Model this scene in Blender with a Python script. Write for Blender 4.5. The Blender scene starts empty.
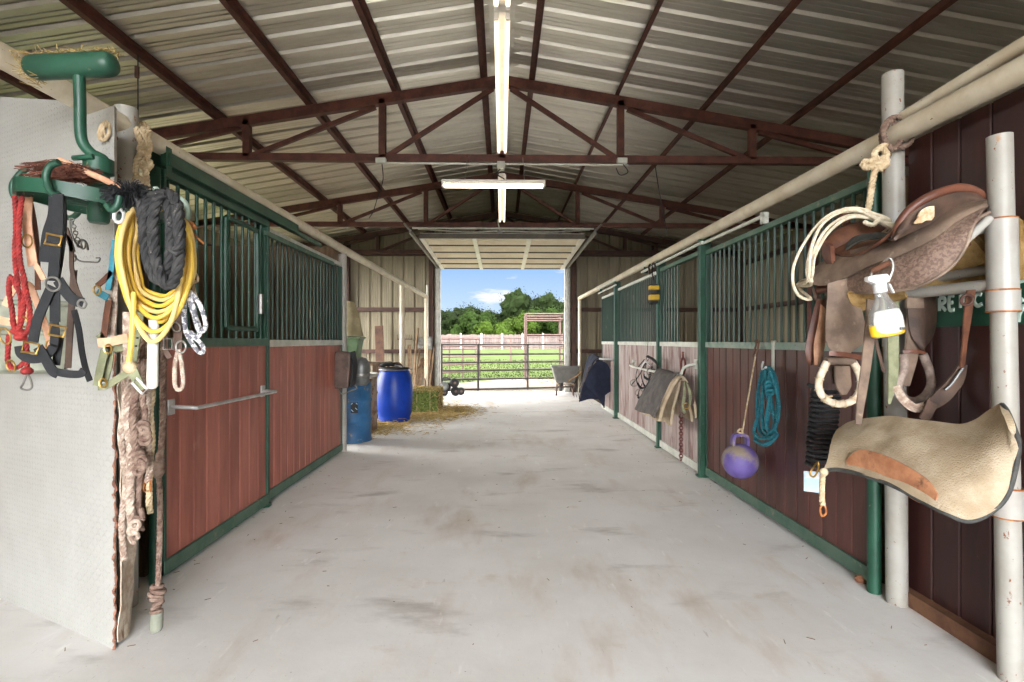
import bpy, math, random
from mathutils import Vector, Matrix, noise
random.seed(7)
D = bpy.data
SC = bpy.context.scene
COL = SC.collection
F = 512.0                       # focal length in pixels (18 mm on a 36 mm sensor, 1024 wide)
YAW = math.atan(10.0 / F)
EYE = Vector((0, 0, 1.4))
RIGHT = Vector((math.cos(YAW), -math.sin(YAW), 0))
FWD = Vector((math.sin(YAW), math.cos(YAW), 0))
UP = Vector((0, 0, 1))

def V(*a): return Vector(a)
def at(px, py, Y):
    d = FWD + RIGHT * ((px - 512) / F) - UP * ((py - 341) / F)
    return EYE + d * (Y / d.y)
def atx(px, py, X):
    d = FWD + RIGHT * ((px - 512) / F) - UP * ((py - 341) / F)
    return EYE + d * (X / d.x)
def fl(px, py, h=0.0):
    d = FWD + RIGHT * ((px - 512) / F) - UP * ((py - 341) / F)
    return EYE + d * ((h - 1.4) / d.z)
def ipl(tab):
    def f(x):
        if x <= tab[0][0]: return tab[0][1]
        for (a, b), (c, d) in zip(tab, tab[1:]):
            if x <= c: return b + (d - b) * (x - a) / (c - a)
        return tab[-1][1]
    return f
def lerp(a, b, t): return a + (b - a) * t

def crv(pts, n=40, closed=False):
    """Catmull-Rom through pts, n samples evenly spread over the length"""
    P = [Vector(p) for p in pts]
    m = len(P)
    if m == 2 and not closed:
        return [P[0].lerp(P[1], i / (n - 1)) for i in range(n)]
    out = []
    segs = m if closed else m - 1
    for i in range(segs):
        p1, p2 = P[i % m], P[(i + 1) % m]
        p0 = P[(i - 1) % m] if closed or i > 0 else p1 * 2 - p2
        p3 = P[(i + 2) % m] if closed or i + 2 < m else p2 * 2 - p1
        for k in range(12):
            t = k / 12
            out.append(0.5 * ((2 * p1) + (p2 - p0) * t + (2 * p0 - 5 * p1 + 4 * p2 - p3) * t * t + (3 * p1 - p0 - 3 * p2 + p3) * t ** 3))
    out.append(P[0].copy() if closed else P[-1].copy())
    L = [0]
    for a, b in zip(out, out[1:]): L.append(L[-1] + (b - a).length)
    res, j = [], 0
    cnt = n if not closed else n + 1
    for i in range(cnt):
        s = L[-1] * i / (cnt - 1)
        while j < len(L) - 2 and L[j + 1] < s: j += 1
        d = L[j + 1] - L[j]
        res.append(out[j].lerp(out[j + 1], 0 if d < 1e-9 else (s - L[j]) / d))
    return res[:-1] if closed else res

def frames(path, closed=False):
    n = len(path); T = []
    for i in range(n):
        a = path[i - 1] if i > 0 or closed else path[i]
        b = path[(i + 1) % n] if i < n - 1 or closed else path[i]
        t = (b - a)
        T.append(t.normalized() if t.length > 1e-9 else Vector((0, 0, 1)))
    ref = Vector((0, 0, 1)) if abs(T[0].z) < 0.9 else Vector((1, 0, 0))
    N = [(ref - T[0] * ref.dot(T[0])).normalized()]
    for i in range(1, n):
        v = N[-1] - T[i] * N[-1].dot(T[i])
        N.append(v.normalized() if v.length > 1e-6 else N[-1])
    return T, N, [t.cross(k) for t, k in zip(T, N)]

LAST = [None]
class MB:
    def __init__(s): s.v = []; s.f = []
    def add(s, vs, fs):
        b = len(s.v)
        s.v += [Vector(v) for v in vs]
        s.f += [tuple(i + b for i in f) for f in fs]
        return s
    def box(s, c, size, rot=None):
        c = Vector(c); hx, hy, hz = size[0] / 2, size[1] / 2, size[2] / 2
        vs = [Vector((x * hx, y * hy, z * hz)) for z in (-1, 1) for y in (-1, 1) for x in (-1, 1)]
        if rot is not None: vs = [rot @ v for v in vs]
        return s.add([c + v for v in vs], [(0, 2, 3, 1), (4, 5, 7, 6), (0, 1, 5, 4), (2, 6, 7, 3), (0, 4, 6, 2), (1, 3, 7, 5)])
    def bb(s, a, b):
        a, b = Vector(a), Vector(b)
        return s.box((a + b) / 2, [abs(x) for x in (b - a)])
    def bar(s, a, b, w, h, side=None):
        """rectangular bar from a to b: w along `side`, h across"""
        a, b = Vector(a), Vector(b); t = (b - a).normalized()
        side = Vector(side) if side else (Vector((0, 0, 1)).cross(t) if abs(t.z) < .95 else Vector((1, 0, 0)))
        u = (side - t * side.dot(t)).normalized(); k = t.cross(u)
        vs = [p + u * (x * w / 2) + k * (y * h / 2) for p in (a, b) for x, y in ((-1, -1), (1, -1), (1, 1), (-1, 1))]
        return s.add(vs, [(3, 2, 1, 0), (4, 5, 6, 7), (0, 1, 5, 4), (1, 2, 6, 5), (2, 3, 7, 6), (3, 0, 4, 7)])
    def tube(s, path, r, n=10, closed=False, sq=1.0):
        path = [Vector(p) for p in path]; m = len(path)
        T, N, B = frames(path, closed)
        R = r if isinstance(r, (list, tuple)) else [r] * m
        vs, fs = [], []
        for i in range(m):
            for k in range(n):
                a = 2 * math.pi * k / n
                vs.append(path[i] + (N[i] * math.cos(a) + B[i] * math.sin(a) * sq) * R[i])
        for i in range(m if closed else m - 1):
            j = (i + 1) % m
            for k in range(n):
                l = (k + 1) % n
                fs.append((i * n + k, i * n + l, j * n + l, j * n + k))
        if not closed:
            fs.append(tuple(reversed(range(n)))); fs.append(tuple(range((m - 1) * n, m * n)))
        return s.add(vs, fs)
    def rope(s, path, r, pitch=None, strands=3, n=6, closed=False):
        """laid rope: strands twisted round the path"""
        pitch = pitch or r * 7
        L = sum((b - a).length for a, b in zip(path, path[1:]))
        m = min(900, max(12, int(L / pitch * 7)))
        P = crv(path, m, closed) if not closed else crv(path, m, True)
        T, N, B = frames(P, closed)
        turns = L / pitch
        if closed: turns = round(turns)
        for q in range(strands):
            pts = []
            for i in range(len(P)):
                a = 2 * math.pi * (turns * i / max(1, len(P) - (0 if closed else 1)) + q / strands)
                pts.append(P[i] + (N[i] * math.cos(a) + B[i] * math.sin(a)) * r * .5)
            s.tube(pts, r * .58, n, closed)
        return s
    def strap(s, path, w, side, t=.004, smooth=True, n=None):
        """flat strap: width w along `side` (vector or list), thickness t"""
        path = [Vector(p) for p in path]
        if n: path = crv(path, n)
        m = len(path)
        T, _, _ = frames(path)
        W = w if isinstance(w, (list, tuple)) else [w] * m
        if len(W) != m: W = [ipl([(i / (len(W) - 1), x) for i, x in enumerate(W)])(k / (m - 1)) for k in range(m)]
        S = side if isinstance(side, list) else [side] * m
        if len(S) != m: S = [Vector(S[0]).lerp(Vector(S[-1]), k / (m - 1)) for k in range(m)]
        vs, fs = [], []
        for i in range(m):
            u = Vector(S[i]); u = u - T[i] * u.dot(T[i])
            u = u.normalized() if u.length > 1e-6 else Vector((1, 0, 0))
            k = T[i].cross(u)
            for x, y in ((-1, -1), (1, -1), (1, 1), (-1, 1)): vs.append(path[i] + u * (x * W[i] / 2) + k * (y * t / 2))
        for i in range(m - 1):
            a, b = i * 4, i * 4 + 4
            for k in range(4): fs.append((a + k, a + (k + 1) % 4, b + (k + 1) % 4, b + k))
        fs += [(3, 2, 1, 0), (m * 4 - 4, m * 4 - 3, m * 4 - 2, m * 4 - 1)]
        return s.add(vs, fs)
    def lathe(s, prof, c, axis=(0, 0, 1), n=24, a0=0, a1=None, sx=1, sy=1, ref=None):
        c = Vector(c); z = Vector(axis).normalized()
        x = Vector(ref) if ref else (Vector((1, 0, 0)) if abs(z.x) < .9 else Vector((0, 1, 0)))
        x = (x - z * x.dot(z)).normalized(); y = z.cross(x)
        full = a1 is None; a1 = a0 + 2 * math.pi if full else a1
        m = n if full else n + 1
        vs, fs = [], []
        for r, h in prof:
            for k in range(m):
                a = a0 + (a1 - a0) * k / n
                vs.append(c + z * h + x * (r * math.cos(a) * sx) + y * (r * math.sin(a) * sy))
        for i in range(len(prof) - 1):
            for k in range(n):
                l = (k + 1) % m
                fs.append((i * m + k, i * m + l, i * m + m + l, i * m + m + k))
        if prof[0][0] > 1e-6 and full: fs.append(tuple(reversed(range(m))))
        if prof[-1][0] > 1e-6 and full: fs.append(tuple(range(len(prof) * m - m, len(prof) * m)))
        return s.add(vs, fs)
    def ball(s, c, r, n=16, rot=None):
        r = (r, r, r) if not hasattr(r, '__len__') else r
        vs, fs = [], []; k = n // 2; c = Vector(c)
        for i in range(k + 1):
            th = math.pi * i / k
            for j in range(n):
                ph = 2 * math.pi * j / n
                p = Vector((r[0] * math.sin(th) * math.cos(ph), r[1] * math.sin(th) * math.sin(ph), -r[2] * math.cos(th)))
                vs.append(c + (rot @ p if rot is not None else p))
        for i in range(k):
            for j in range(n):
                l = (j + 1) % n
                fs.append((i * n + j, i * n + l, i * n + n + l, i * n + n + j))
        return s.add(vs, fs)
    def torus(s, c, R, r, axis=(0, 0, 1), n=24, m=8, sx=1, ref=None):
        c = Vector(c); z = Vector(axis).normalized()
        x = Vector(ref) if ref else (Vector((1, 0, 0)) if abs(z.x) < .9 else Vector((0, 1, 0)))
        x = (x - z * x.dot(z)).normalized(); y = z.cross(x)
        return s.tube([c + x * (R * math.cos(2 * math.pi * i / n) * sx) + y * (R * math.sin(2 * math.pi * i / n)) for i in range(n)], r, m, True)
    def sheet(s, curves, t=.006, nu=24, nv=10, jit=0, seed=0):
        """thick cloth or leather through a list of polylines"""
        C = [crv(c, nu) for c in curves]
        if len(C) == 2: G = [[a.lerp(b, j / (nv - 1)) for a, b in zip(*C)] for j in range(nv)]
        else:
            cols = [crv([c[i] for c in C], nv) for i in range(nu)]
            G = [[cols[i][j] for i in range(nu)] for j in range(nv)]
        if jit:
            for row in G:
                for p in row:
                    p += noise.noise_vector(p * 9 + Vector((seed, 0, 0))) * jit
        vs, fs = [], []
        nrm = []
        for j in range(nv):
            for i in range(nu):
                a = G[j][min(i + 1, nu - 1)] - G[j][max(i - 1, 0)]
                b = G[min(j + 1, nv - 1)][i] - G[max(j - 1, 0)][i]
                k = a.cross(b); nrm.append(k.normalized() if k.length > 1e-9 else Vector((0, 0, 1)))
        flat = [p for row in G for p in row]; M_ = len(flat)
        vs = [p + n_ * (t / 2) for p, n_ in zip(flat, nrm)] + [p - n_ * (t / 2) for p, n_ in zip(flat, nrm)]
        for j in range(nv - 1):
            for i in range(nu - 1):
                q = j * nu + i
                fs.append((q, q + 1, q + nu + 1, q + nu)); fs.append((M_ + q, M_ + q + nu, M_ + q + nu + 1, M_ + q + 1))
        edge = [i for i in range(nu)] + [j * nu + nu - 1 for j in range(1, nv)] + [(nv - 1) * nu + i for i in range(nu - 2, -1, -1)] + [j * nu for j in range(nv - 2, 0, -1)]
        for a, b in zip(edge, edge[1:] + edge[:1]): fs.append((b, a, M_ + a, M_ + b))
        return s.add(vs, fs)
    def prism(s, pts, off):
        off = Vector(off); n = len(pts)
        vs = [Vector(p) for p in pts] + [Vector(p) + off for p in pts]
        return s.add(vs, [tuple(reversed(range(n))), tuple(range(n, 2 * n))] + [(i, (i + 1) % n, n + (i + 1) % n, n + i) for i in range(n)])
    def build(s, name, mat, parent=None, smooth=True, bevel=0, angle=40, **props):
        me = D.meshes.new(name)
        off = parent.matrix_world.translation if parent is not None and parent.type == 'EMPTY' else Vector()
        if parent is not None and parent.type != 'EMPTY':
            p = parent
            while p.parent: p = p.parent
            off = p.location.copy()
        me.from_pydata([v - off for v in s.v], [], s.f); me.update()
        import bmesh
        bm = bmesh.new(); bm.from_mesh(me); bmesh.ops.recalc_face_normals(bm, faces=bm.faces); bm.to_mesh(me); bm.free()
        if smooth:
            me.polygons.foreach_set('use_smooth', [True] * len(me.polygons)); me.set_sharp_from_angle(angle=math.radians(angle))
        me.materials.append(mat)
        o = D.objects.new(name, me); COL.objects.link(o)
        if parent is not None: o.parent = parent
        if bevel:
            b = o.modifiers.new('bevel', 'BEVEL'); b.width = bevel; b.segments = 2; b.limit_method = 'ANGLE'
        for k, v in props.items(): o[k] = v
        LAST[0] = o
        return o

def thing(name, label, cat, loc, group=None):
    o = D.objects.new(name, None); COL.objects.link(o); o.location = Vector(loc); o.empty_display_size = .1
    o['label'] = label; o['category'] = cat
    if group: o['group'] = group
    bpy.context.view_layer.update()
    return o
def tag(o, label, cat, group=None, kind=None):
    o['label'] = label; o['category'] = cat
    if group: o['group'] = group
    if kind: o['kind'] = kind
    return o
def struct(o): o['kind'] = 'structure'; return o

# ---------------------------------------------------------------- materials
def lin(c):
    return tuple((x / 255 / 12.92 if x / 255 <= .04045 else ((x / 255 + .055) / 1.055) ** 2.4) for x in c) + (1,)
def M(name, c, c2=None, rough=.6, metal=0, scale=6, stretch=(1, 1, 1), bump=0, bscale=60, bstretch=None, island=0, spots=(), detail=6, spec=.4, lo=.35, hi=.65, trans=0, coat=0, bdist=.01):
    m = D.materials.new(name); m.use_nodes = True; nt = m.node_tree; nd = nt.nodes; lk = nt.links.new
    bs = nd['Principled BSDF']
    bs.inputs['Roughness'].default_value = rough; bs.inputs['Metallic'].default_value = metal
    bs.inputs['Specular IOR Level'].default_value = spec
    if trans: bs.inputs['Transmission Weight'].default_value = trans
    if coat: bs.inputs['Coat Weight'].default_value = coat
    tc = nd.new('ShaderNodeTexCoord')
    def noisen(sc, st, det=6, off=0):
        mp = nd.new('ShaderNodeMapping'); mp.inputs['Scale'].default_value = st; mp.inputs['Location'].default_value = (off, off * .7, off * .3)
        lk(tc.outputs['Object'], mp.inputs['Vector'])
        n = nd.new('ShaderNodeTexNoise'); n.inputs['Scale'].default_value = sc; n.inputs['Detail'].default_value = det; n.inputs['Roughness'].default_value = .62
        lk(mp.outputs['Vector'], n.inputs['Vector']); return n.outputs['Fac']
    def ramp(src, a, b):
        r = nd.new('ShaderNodeMapRange'); r.interpolation_type = 'SMOOTHSTEP'
        r.inputs['From Min'].default_value = a; r.inputs['From Max'].default_value = b
        lk(src, r.inputs['Value']); return r.outputs['Result']
    def mix(fac, a, b, mode='MIX'):
        x = nd.new('ShaderNodeMix'); x.data_type = 'RGBA'; x.blend_type = mode
        for sock, val in ((x.inputs[0], fac), (x.inputs[6], a), (x.inputs[7], b)):
            if hasattr(val, 'node'): lk(val, sock)
            else: sock.default_value = val
        return x.outputs[2]
    c2 = c2 or tuple(x * .78 for x in c)
    col = mix(ramp(noisen(scale, stretch, detail), lo, hi), lin(c), lin(c2))
    if island:
        g = nd.new('ShaderNodeNewGeometry'); h = nd.new('ShaderNodeMapRange')
        h.inputs['To Min'].default_value = 1 - island; h.inputs['To Max'].default_value = 1 + island * .6
        lk(g.outputs['Random Per Island'], h.inputs['Value'])
        cb = nd.new('ShaderNodeCombineColor')
        for k in range(3): lk(h.outputs['Result'], cb.inputs[k])
        col = mix(1.0, col, cb.outputs['Color'], 'MULTIPLY')
    for i, (sc_, st_, a, b, cc) in enumerate(spots):
        col = mix(ramp(noisen(sc_, st_, 8, 3.1 * (i + 1)), a, b), col, lin(cc))
    lk(col, bs.inputs['Base Color'])
    if bump:
        bn = nd.new('ShaderNodeBump'); bn.inputs['Strength'].default_value = bump; bn.inputs['Distance'].default_value = bdist
        lk(noisen(bscale, bstretch or stretch, 4, 9), bn.inputs['Height']); lk(bn.outputs['Normal'], bs.inputs['Normal'])
    return m
def emis(name, c, strength):
    m = D.materials.new(name); m.use_nodes = True; b = m.node_tree.nodes['Principled BSDF']
    b.inputs['Base Color'].default_value = lin(c); b.inputs['Emission Color'].default_value = lin(c); b.inputs['Emission Strength'].default_value = strength
    return m
S1 = (1, 1, 1)
m_floor = M('concrete', (226, 224, 221), (210, 207, 202), .75, scale=.9, bump=.12, bscale=30, lo=.3, hi=.7,
            spots=[(2.2, (.5, 1.3, 1), .55, .75, (176, 171, 165)), (1.1, (1.6, .6, 1), .52, .78, (190, 174, 156)), (3.2, (.8, 1, 1), .6, .76, (206, 196, 184)), (70, S1, .66, .74, (158, 148, 136)), (9, (1.4, .4, 1), .6, .8, (238, 236, 233)), (14, (2.5, .5, 1), .64, .78, (184, 178, 170))])
m_roof = M('galvanised_sheet', (214, 210, 198), (200, 195, 182), .42, .75, scale=3, stretch=(.25, 2, 1), spots=[(14, (.3, 1, 1), .68, .8, (110, 100, 88))])
m_tan = M('tan_metal_sheet', (128, 119, 98), (114, 105, 84), .55, .1, scale=2, stretch=(3, 3, .5), spots=[(20, (1, 1, .4), .7, .82, (110, 90, 66))])
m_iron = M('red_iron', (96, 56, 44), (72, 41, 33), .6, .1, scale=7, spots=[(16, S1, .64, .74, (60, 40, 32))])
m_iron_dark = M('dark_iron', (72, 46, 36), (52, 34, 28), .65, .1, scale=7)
m_green = M('green_paint', (36, 78, 59), (27, 61, 46), .42, 0, scale=5, spots=[(26, S1, .66, .72, (120, 112, 92)), (9, (1, 1, .3), .66, .8, (70, 84, 66))])
m_green_bar = M('green_bar_paint', (46, 74, 60), (33, 57, 47), .45, 0, scale=4, stretch=(1, 1, .2), spots=[(12, (1, 1, .3), .6, .75, (120, 118, 98))])
m_green_pale = M('worn_green_channel', (112, 140, 124), (150, 160, 148), .5, 0, scale=6, spots=[(18, S1, .62, .72, (66, 84, 70))])
m_green_chan = M('dusty_green_channel', (54, 88, 70), (84, 106, 90), .55, 0, scale=4, spots=[(12, S1, .58, .72, (136, 128, 108))])
m_pale = M('pale_steel_channel', (206, 206, 196), (180, 182, 170), .5, .1, scale=6, spots=[(22, S1, .66, .74, (110, 100, 84))])
m_white_pipe = M('cream_pipe_paint', (208, 198, 176), (190, 176, 150), .45, 0, scale=5, spots=[(34, S1, .66, .71, (120, 84, 52)), (7, S1, .68, .8, (168, 132, 92))])
m_white_post = M('white_post_paint', (158, 155, 147), (147, 142, 132), .42, 0, scale=5, spots=[(40, (1, 1, .6), .63, .67, (112, 66, 38)), (10, (1, 1, .5), .66, .76, (160, 118, 80))])
m_white_band = M('white_band_paint', (162, 159, 152), (152, 147, 139), .4, 0, scale=6, spots=[(22, (1, 1, .8), .7, .76, (176, 116, 62))])
m_rust = M('rust_seam', (176, 112, 58), (128, 74, 40), .8, 0, scale=30)
m_board_l = M('red_board', (172, 106, 90), (146, 86, 72), .5, 0, scale=3, stretch=(3, 3, .35), island=.14, bump=.15, bscale=14, bstretch=(6, 6, .4), spots=[(7, (1, 1, .35), .62, .8, (186, 138, 120)), (40, S1, .71, .76, (205, 182, 164))])
m_board_r = M('dark_red_board', (98, 58, 50), (72, 42, 36), .36, 0, scale=3, stretch=(3, 3, .35), island=.14, bump=.15, bscale=14, bstretch=(6, 6, .4), spots=[(6, (2, 2, .3), .62, .76, (126, 86, 78)), (40, S1, .71, .76, (176, 154, 140))])
m_board_w = M('weathered_board', (168, 158, 152), (146, 126, 120), .6, 0, scale=3, stretch=(3, 3, .3), island=.12, bump=.15, bscale=14, bstretch=(6, 6, .4), spots=[(5, (3, 3, .3), .56, .72, (188, 180, 174)), (3, (2, 2, .5), .5, .7, (104, 60, 54))])
m_wall_red = M('oxblood_wall', (66, 34, 29), (50, 26, 23), .5, 0, scale=3, stretch=(3, 3, .4), island=.08, bump=.1, bscale=14, spots=[(30, (1, 1, .3), .69, .75, (140, 104, 90)), (60, S1, .73, .77, (180, 160, 140))])
m_wood = M('old_wood', (132, 108, 82), (96, 76, 56), .8, 0, scale=4, stretch=(6, 6, .6), island=.2, bump=.2, bscale=20)
m_dark = M('dark_gap', (40, 36, 32), (28, 26, 24), .8)
m_silver = M('galvanised_pipe', (206, 206, 204), (176, 176, 174), .38, .5, scale=10)
m_zinc = M('zinc_steel', (150, 148, 142), (120, 116, 110), .4, .7, scale=12)
m_brass = M('brass', (196, 160, 88), (150, 116, 60), .35, .8, scale=12)
m_black = M('black_nylon', (31, 32, 34), (22, 23, 25), .7, 0, scale=30, bump=.2, bscale=180)
m_black_rope = M('black_rope', (58, 57, 56), (30, 30, 31), .8, 0, scale=20, bump=.15, bscale=160, spots=[(70, S1, .63, .7, (120, 116, 110))])
m_red_rope = M('red_rope', (150, 42, 38), (112, 30, 28), .75, 0, scale=24, bump=.3, bscale=150)
m_leather_tan = M('tan_leather', (208, 164, 134), (182, 134, 104), .6, 0, scale=14, bump=.15, bscale=90)
m_leather_br = M('brown_leather', (112, 72, 52), (82, 52, 38), .55, 0, scale=14, bump=.15, bscale=90)
m_leather_grey = M('weathered_leather', (128, 108, 92), (98, 82, 70), .65, 0, scale=9, bump=.2, bscale=90, spots=[(12, S1, .6, .74, (150, 132, 114))])
m_leather_dk = M('dark_leather', (86, 66, 54), (60, 46, 38), .6, 0, scale=9, bump=.2, bscale=90)
m_leather_red = M('reddish_leather', (118, 74, 56), (86, 52, 40), .42, 0, scale=7, bump=.1, bscale=90)
m_tooled = M('tooled_leather', (126, 104, 90), (100, 80, 68), .6, 0, scale=80, bump=.7, bscale=70, detail=2, lo=.42, hi=.58)
m_fleece = M('golden_fleece', (176, 146, 98), (138, 108, 64), .95, 0, scale=14, bump=.8, bscale=120, spec=.1)
m_felt = M('cream_felt', (182, 166, 142), (162, 144, 118), .95, 0, scale=9, bump=.7, bscale=130, spec=.1, spots=[(16, S1, .66, .76, (146, 124, 98))])
m_charcoal = M('charcoal_binding', (72, 72, 68), (52, 52, 50), .8, 0, scale=20)
m_yellow = M('yellow_hose', (216, 184, 84), (206, 166, 58), .45, 0, scale=5)
m_yellow_pale = M('faded_yellow_hose', (226, 200, 128), (206, 176, 110), .5, 0, scale=5)
m_cotton = M('cotton_rope', (204, 186, 154), (170, 148, 116), .9, 0, scale=30, bump=.3, bscale=150, spec=.1)
m_cotton_dirty = M('dirty_rope', (188, 172, 156), (136, 114, 100), .9, 0, scale=34, bump=.4, bscale=150, spec=.1, spots=[(50, S1, .6, .68, (212, 200, 186))])
m_rope_brown = M('brown_old_rope', (140, 120, 106), (104, 82, 72), .9, 0, scale=34, bump=.4, bscale=150, spec=.1)
m_rope_grey = M('grey_white_rope', (206, 204, 204), (112, 112, 118), .8, 0, scale=60, detail=2, lo=.48, hi=.52, bump=.3, bscale=150)
m_teal = M('teal_rope', (42, 122, 134), (24, 92, 106), .75, 0, scale=30, bump=.3, bscale=150, spots=[(80, S1, .64, .68, (150, 196, 200))])
m_teal_web = M('teal_webbing', (60, 130, 144), (44, 106, 122), .7, 0, scale=20)
m_olive = M('olive_webbing', (134, 136, 106), (110, 112, 84), .75, 0, scale=20, bump=.2, bscale=150)
m_tub = M('olive_rubber', (142, 144, 128), (118, 120, 106), .6, 0, scale=8)
m_bristle = M('red_brown_bristle', (124, 74, 56), (86, 50, 40), .9, 0, scale=40, island=.3)
m_hay = M('hay', (190, 168, 116), (150, 126, 78), .95, 0, scale=40, island=.35, spec=.1)
m_hay_green = M('green_hay', (104, 116, 60), (72, 84, 40), .95, 0, scale=22, island=.35, bump=.9, bscale=80, spec=.1)
m_blue = M('blue_plastic', (12, 58, 156), (8, 46, 134), .38, 0, scale=3, spec=.3)
m_blue_steel = M('blue_steel_drum', (46, 98, 140), (34, 78, 116), .5, 0, scale=5, spots=[(10, S1, .6, .68, (128, 112, 76)), (24, S1, .66, .72, (96, 70, 50))])
m_purple = M('purple_rubber', (104, 88, 150), (84, 69, 128), .55, 0, scale=6, spots=[(5, S1, .5, .66, (142, 128, 110))])
m_rubber = M('black_rubber', (38, 38, 39), (28, 28, 29), .7, 0)
m_motor = M('grey_motor', (112, 114, 112), (86, 86, 84), .45, .4, scale=8)
m_fan = M('dusty_brown_housing', (104, 84, 74), (76, 60, 54), .6, 0, scale=8)
m_navy = M('navy_cloth', (28, 34, 54), (20, 25, 42), .85, 0, scale=14, bump=.3, bscale=60)
m_grey_cloth = M('grey_cloth', (96, 90, 86), (74, 69, 66), .85, 0, scale=8, stretch=(1, 1, 1), bump=.3, bscale=90)
m_barrow = M('grey_poly_tray', (108, 106, 102), (88, 86, 82), .5, 0, scale=5)
m_lamp_white = M('white_enamel', (236, 232, 222), (222, 216, 204), .35, 0, scale=3)
m_tube = emis('fluorescent_tube', (255, 236, 208), 1.6)
m_tube_lit = emis('lit_fluorescent_tube', (255, 240, 214), 10)
m_door = M('overhead_door_sheet', (240, 232, 212), (228, 218, 196), .45, 0, scale=3, stretch=(1, 4, 1))
m_door_dk = M('overhead_door_dark_bar', (84, 76, 62), (66, 58, 46), .5, 0, scale=3)
m_galv_trim = M('galvanised_trim', (170, 168, 160), (146, 142, 134), .45, .4, scale=8)
m_sign = M('green_sign_paint', (26, 78, 58), (20, 64, 48), .6, 0, scale=8)
m_letter = M('pale_sign_lettering', (196, 214, 202), (180, 200, 190), .6, 0)
m_label = M('white_paper_label', (206, 206, 204), (198, 198, 196), .5, 0)
m_tagblue = M('pale_blue_card', (186, 206, 222), (170, 192, 210), .45, 0)
m_white_pl = M('white_plastic', (210, 210, 208), (202, 202, 200), .35, 0)
m_yell_liq = M('yellow_liquid', (226, 184, 40), (214, 168, 30), .2, 0)
m_clear = M('clear_plastic', (240, 240, 236), (236, 236, 232), .1, 0, spec=.5, trans=.85)
m_yel_bk = M('yellow_plastic', (196, 160, 40), (170, 136, 30), .5, 0)
m_chain = M('rusty_chain', (112, 62, 56), (84, 46, 42), .6, .3, scale=30)
m_raw = M('rawhide_wrap', (214, 200, 178), (176, 156, 132), .7, 0, scale=22, bump=.4, bscale=60)
m_lasso = M('lariat_rope', (224, 214, 190), (198, 184, 156), .7, 0, scale=40, bump=.3, bscale=160)
m_patch = M('worn_leather_patch', (186, 132, 96), (150, 98, 68), .6, 0, scale=10, spots=[(9, S1, .58, .7, (96, 66, 50))])
m_stuffing = M('torn_padding', (214, 200, 170), (170, 136, 100), .9, 0, scale=30)
m_fence = M('old_fence_board', (74, 62, 57), (54, 43, 39), .85, 0, scale=1.5, stretch=(4, 1, .4), island=.25)
m_pipe_br = M('rust_brown_pipe', (66, 42, 34), (50, 32, 26), .7, 0, scale=6)
m_gate = M('dark_gate_paint', (66, 58, 54), (46, 40, 38), .5, .1, scale=6)
m_bark = M('bark', (96, 80, 64), (70, 58, 46), .9, 0, scale=5)
m_grass = M('field_grass', (46, 56, 17), (37, 46, 13), .95, 0, scale=.6, spec=.1, spots=[(.25, (1, 2, 1), .55, .72, (66, 63, 38)), (3, S1, .6, .74, (34, 44, 18))])
m_dirt = M('pale_dirt', (100, 92, 80), (86, 78, 66), .95, 0, scale=1.2, bump=.4, bscale=12, spec=.1, spots=[(6, S1, .62, .74, (132, 112, 88))])
def leafm(n, c): return M(n, c, tuple(x * .8 for x in c), .9, 0, scale=.5, island=.35, spec=.03)
m_leaf = [leafm('leaf_dark', (14, 21, 6)), leafm('leaf_mid', (22, 33, 8)), leafm('leaf_light', (34, 46, 10))]

def diamond_plate():
    m = M('diamond_plate', (174, 173, 167), (165, 163, 156), .42, .05, scale=2, spots=[(60, S1, .73, .77, (110, 104, 98))])
    nt = m.node_tree; nd = nt.nodes; lk = nt.links.new
    tc = nd.new('ShaderNodeTexCoord'); sp = nd.new('ShaderNodeSeparateXYZ'); lk(tc.outputs['Object'], sp.inputs[0])
    def mt(op, a, b=None):
        x = nd.new('ShaderNodeMath'); x.operation = op
        for i, v in enumerate((a, b)):
            if v is None: continue
            if hasattr(v, 'node'): lk(v, x.inputs[i])
            else: x.inputs[i].default_value = v
        return x.outputs[0]
    u = mt('MULTIPLY', sp.outputs['X'], 1.12 / .027); v = mt('MULTIPLY', sp.outputs['Z'], 1 / .027)
    par = mt('FLOORED_MODULO', mt('ADD', mt('FLOOR', u), mt('FLOOR', v)), 2.0)
    fx = mt('SUBTRACT', mt('FRACT', u), .5); fy = mt('SUBTRACT', mt('FRACT', v), .5)
    a, b = mt('ADD', fx, fy), mt('SUBTRACT', fx, fy)
    def ell(p, q): return mt('ADD', mt('POWER', mt('DIVIDE', p, .62), 2.0), mt('POWER', mt('DIVIDE', q, .2), 2.0))
    e = mt('ADD', mt('MULTIPLY', ell(a, b), par), mt('MULTIPLY', ell(b, a), mt('SUBTRACT', 1.0, par)))
    mr = nd.new('ShaderNodeMapRange'); mr.interpolation_type = 'SMOOTHSTEP'
    mr.inputs['From Min'].default_value = 1.0; mr.inputs['From Max'].default_value = .3; lk(e, mr.inputs['Value'])
    bn = nd.new('ShaderNodeBump'); bn.inputs['Strength'].default_value = .75; bn.inputs['Distance'].default_value = .008
    lk(mr.outputs['Result'], bn.inputs['Height']); lk(bn.outputs['Normal'], nd['Principled BSDF'].inputs['Normal'])
    return m
m_plate = diamond_plate()
CLOUD = (13.6, 7.2, 2.96); SKYK = 30.0; SKYL = 20.0; SKYN = 4.0; SUN = .3; EXPO = 0.22
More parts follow.
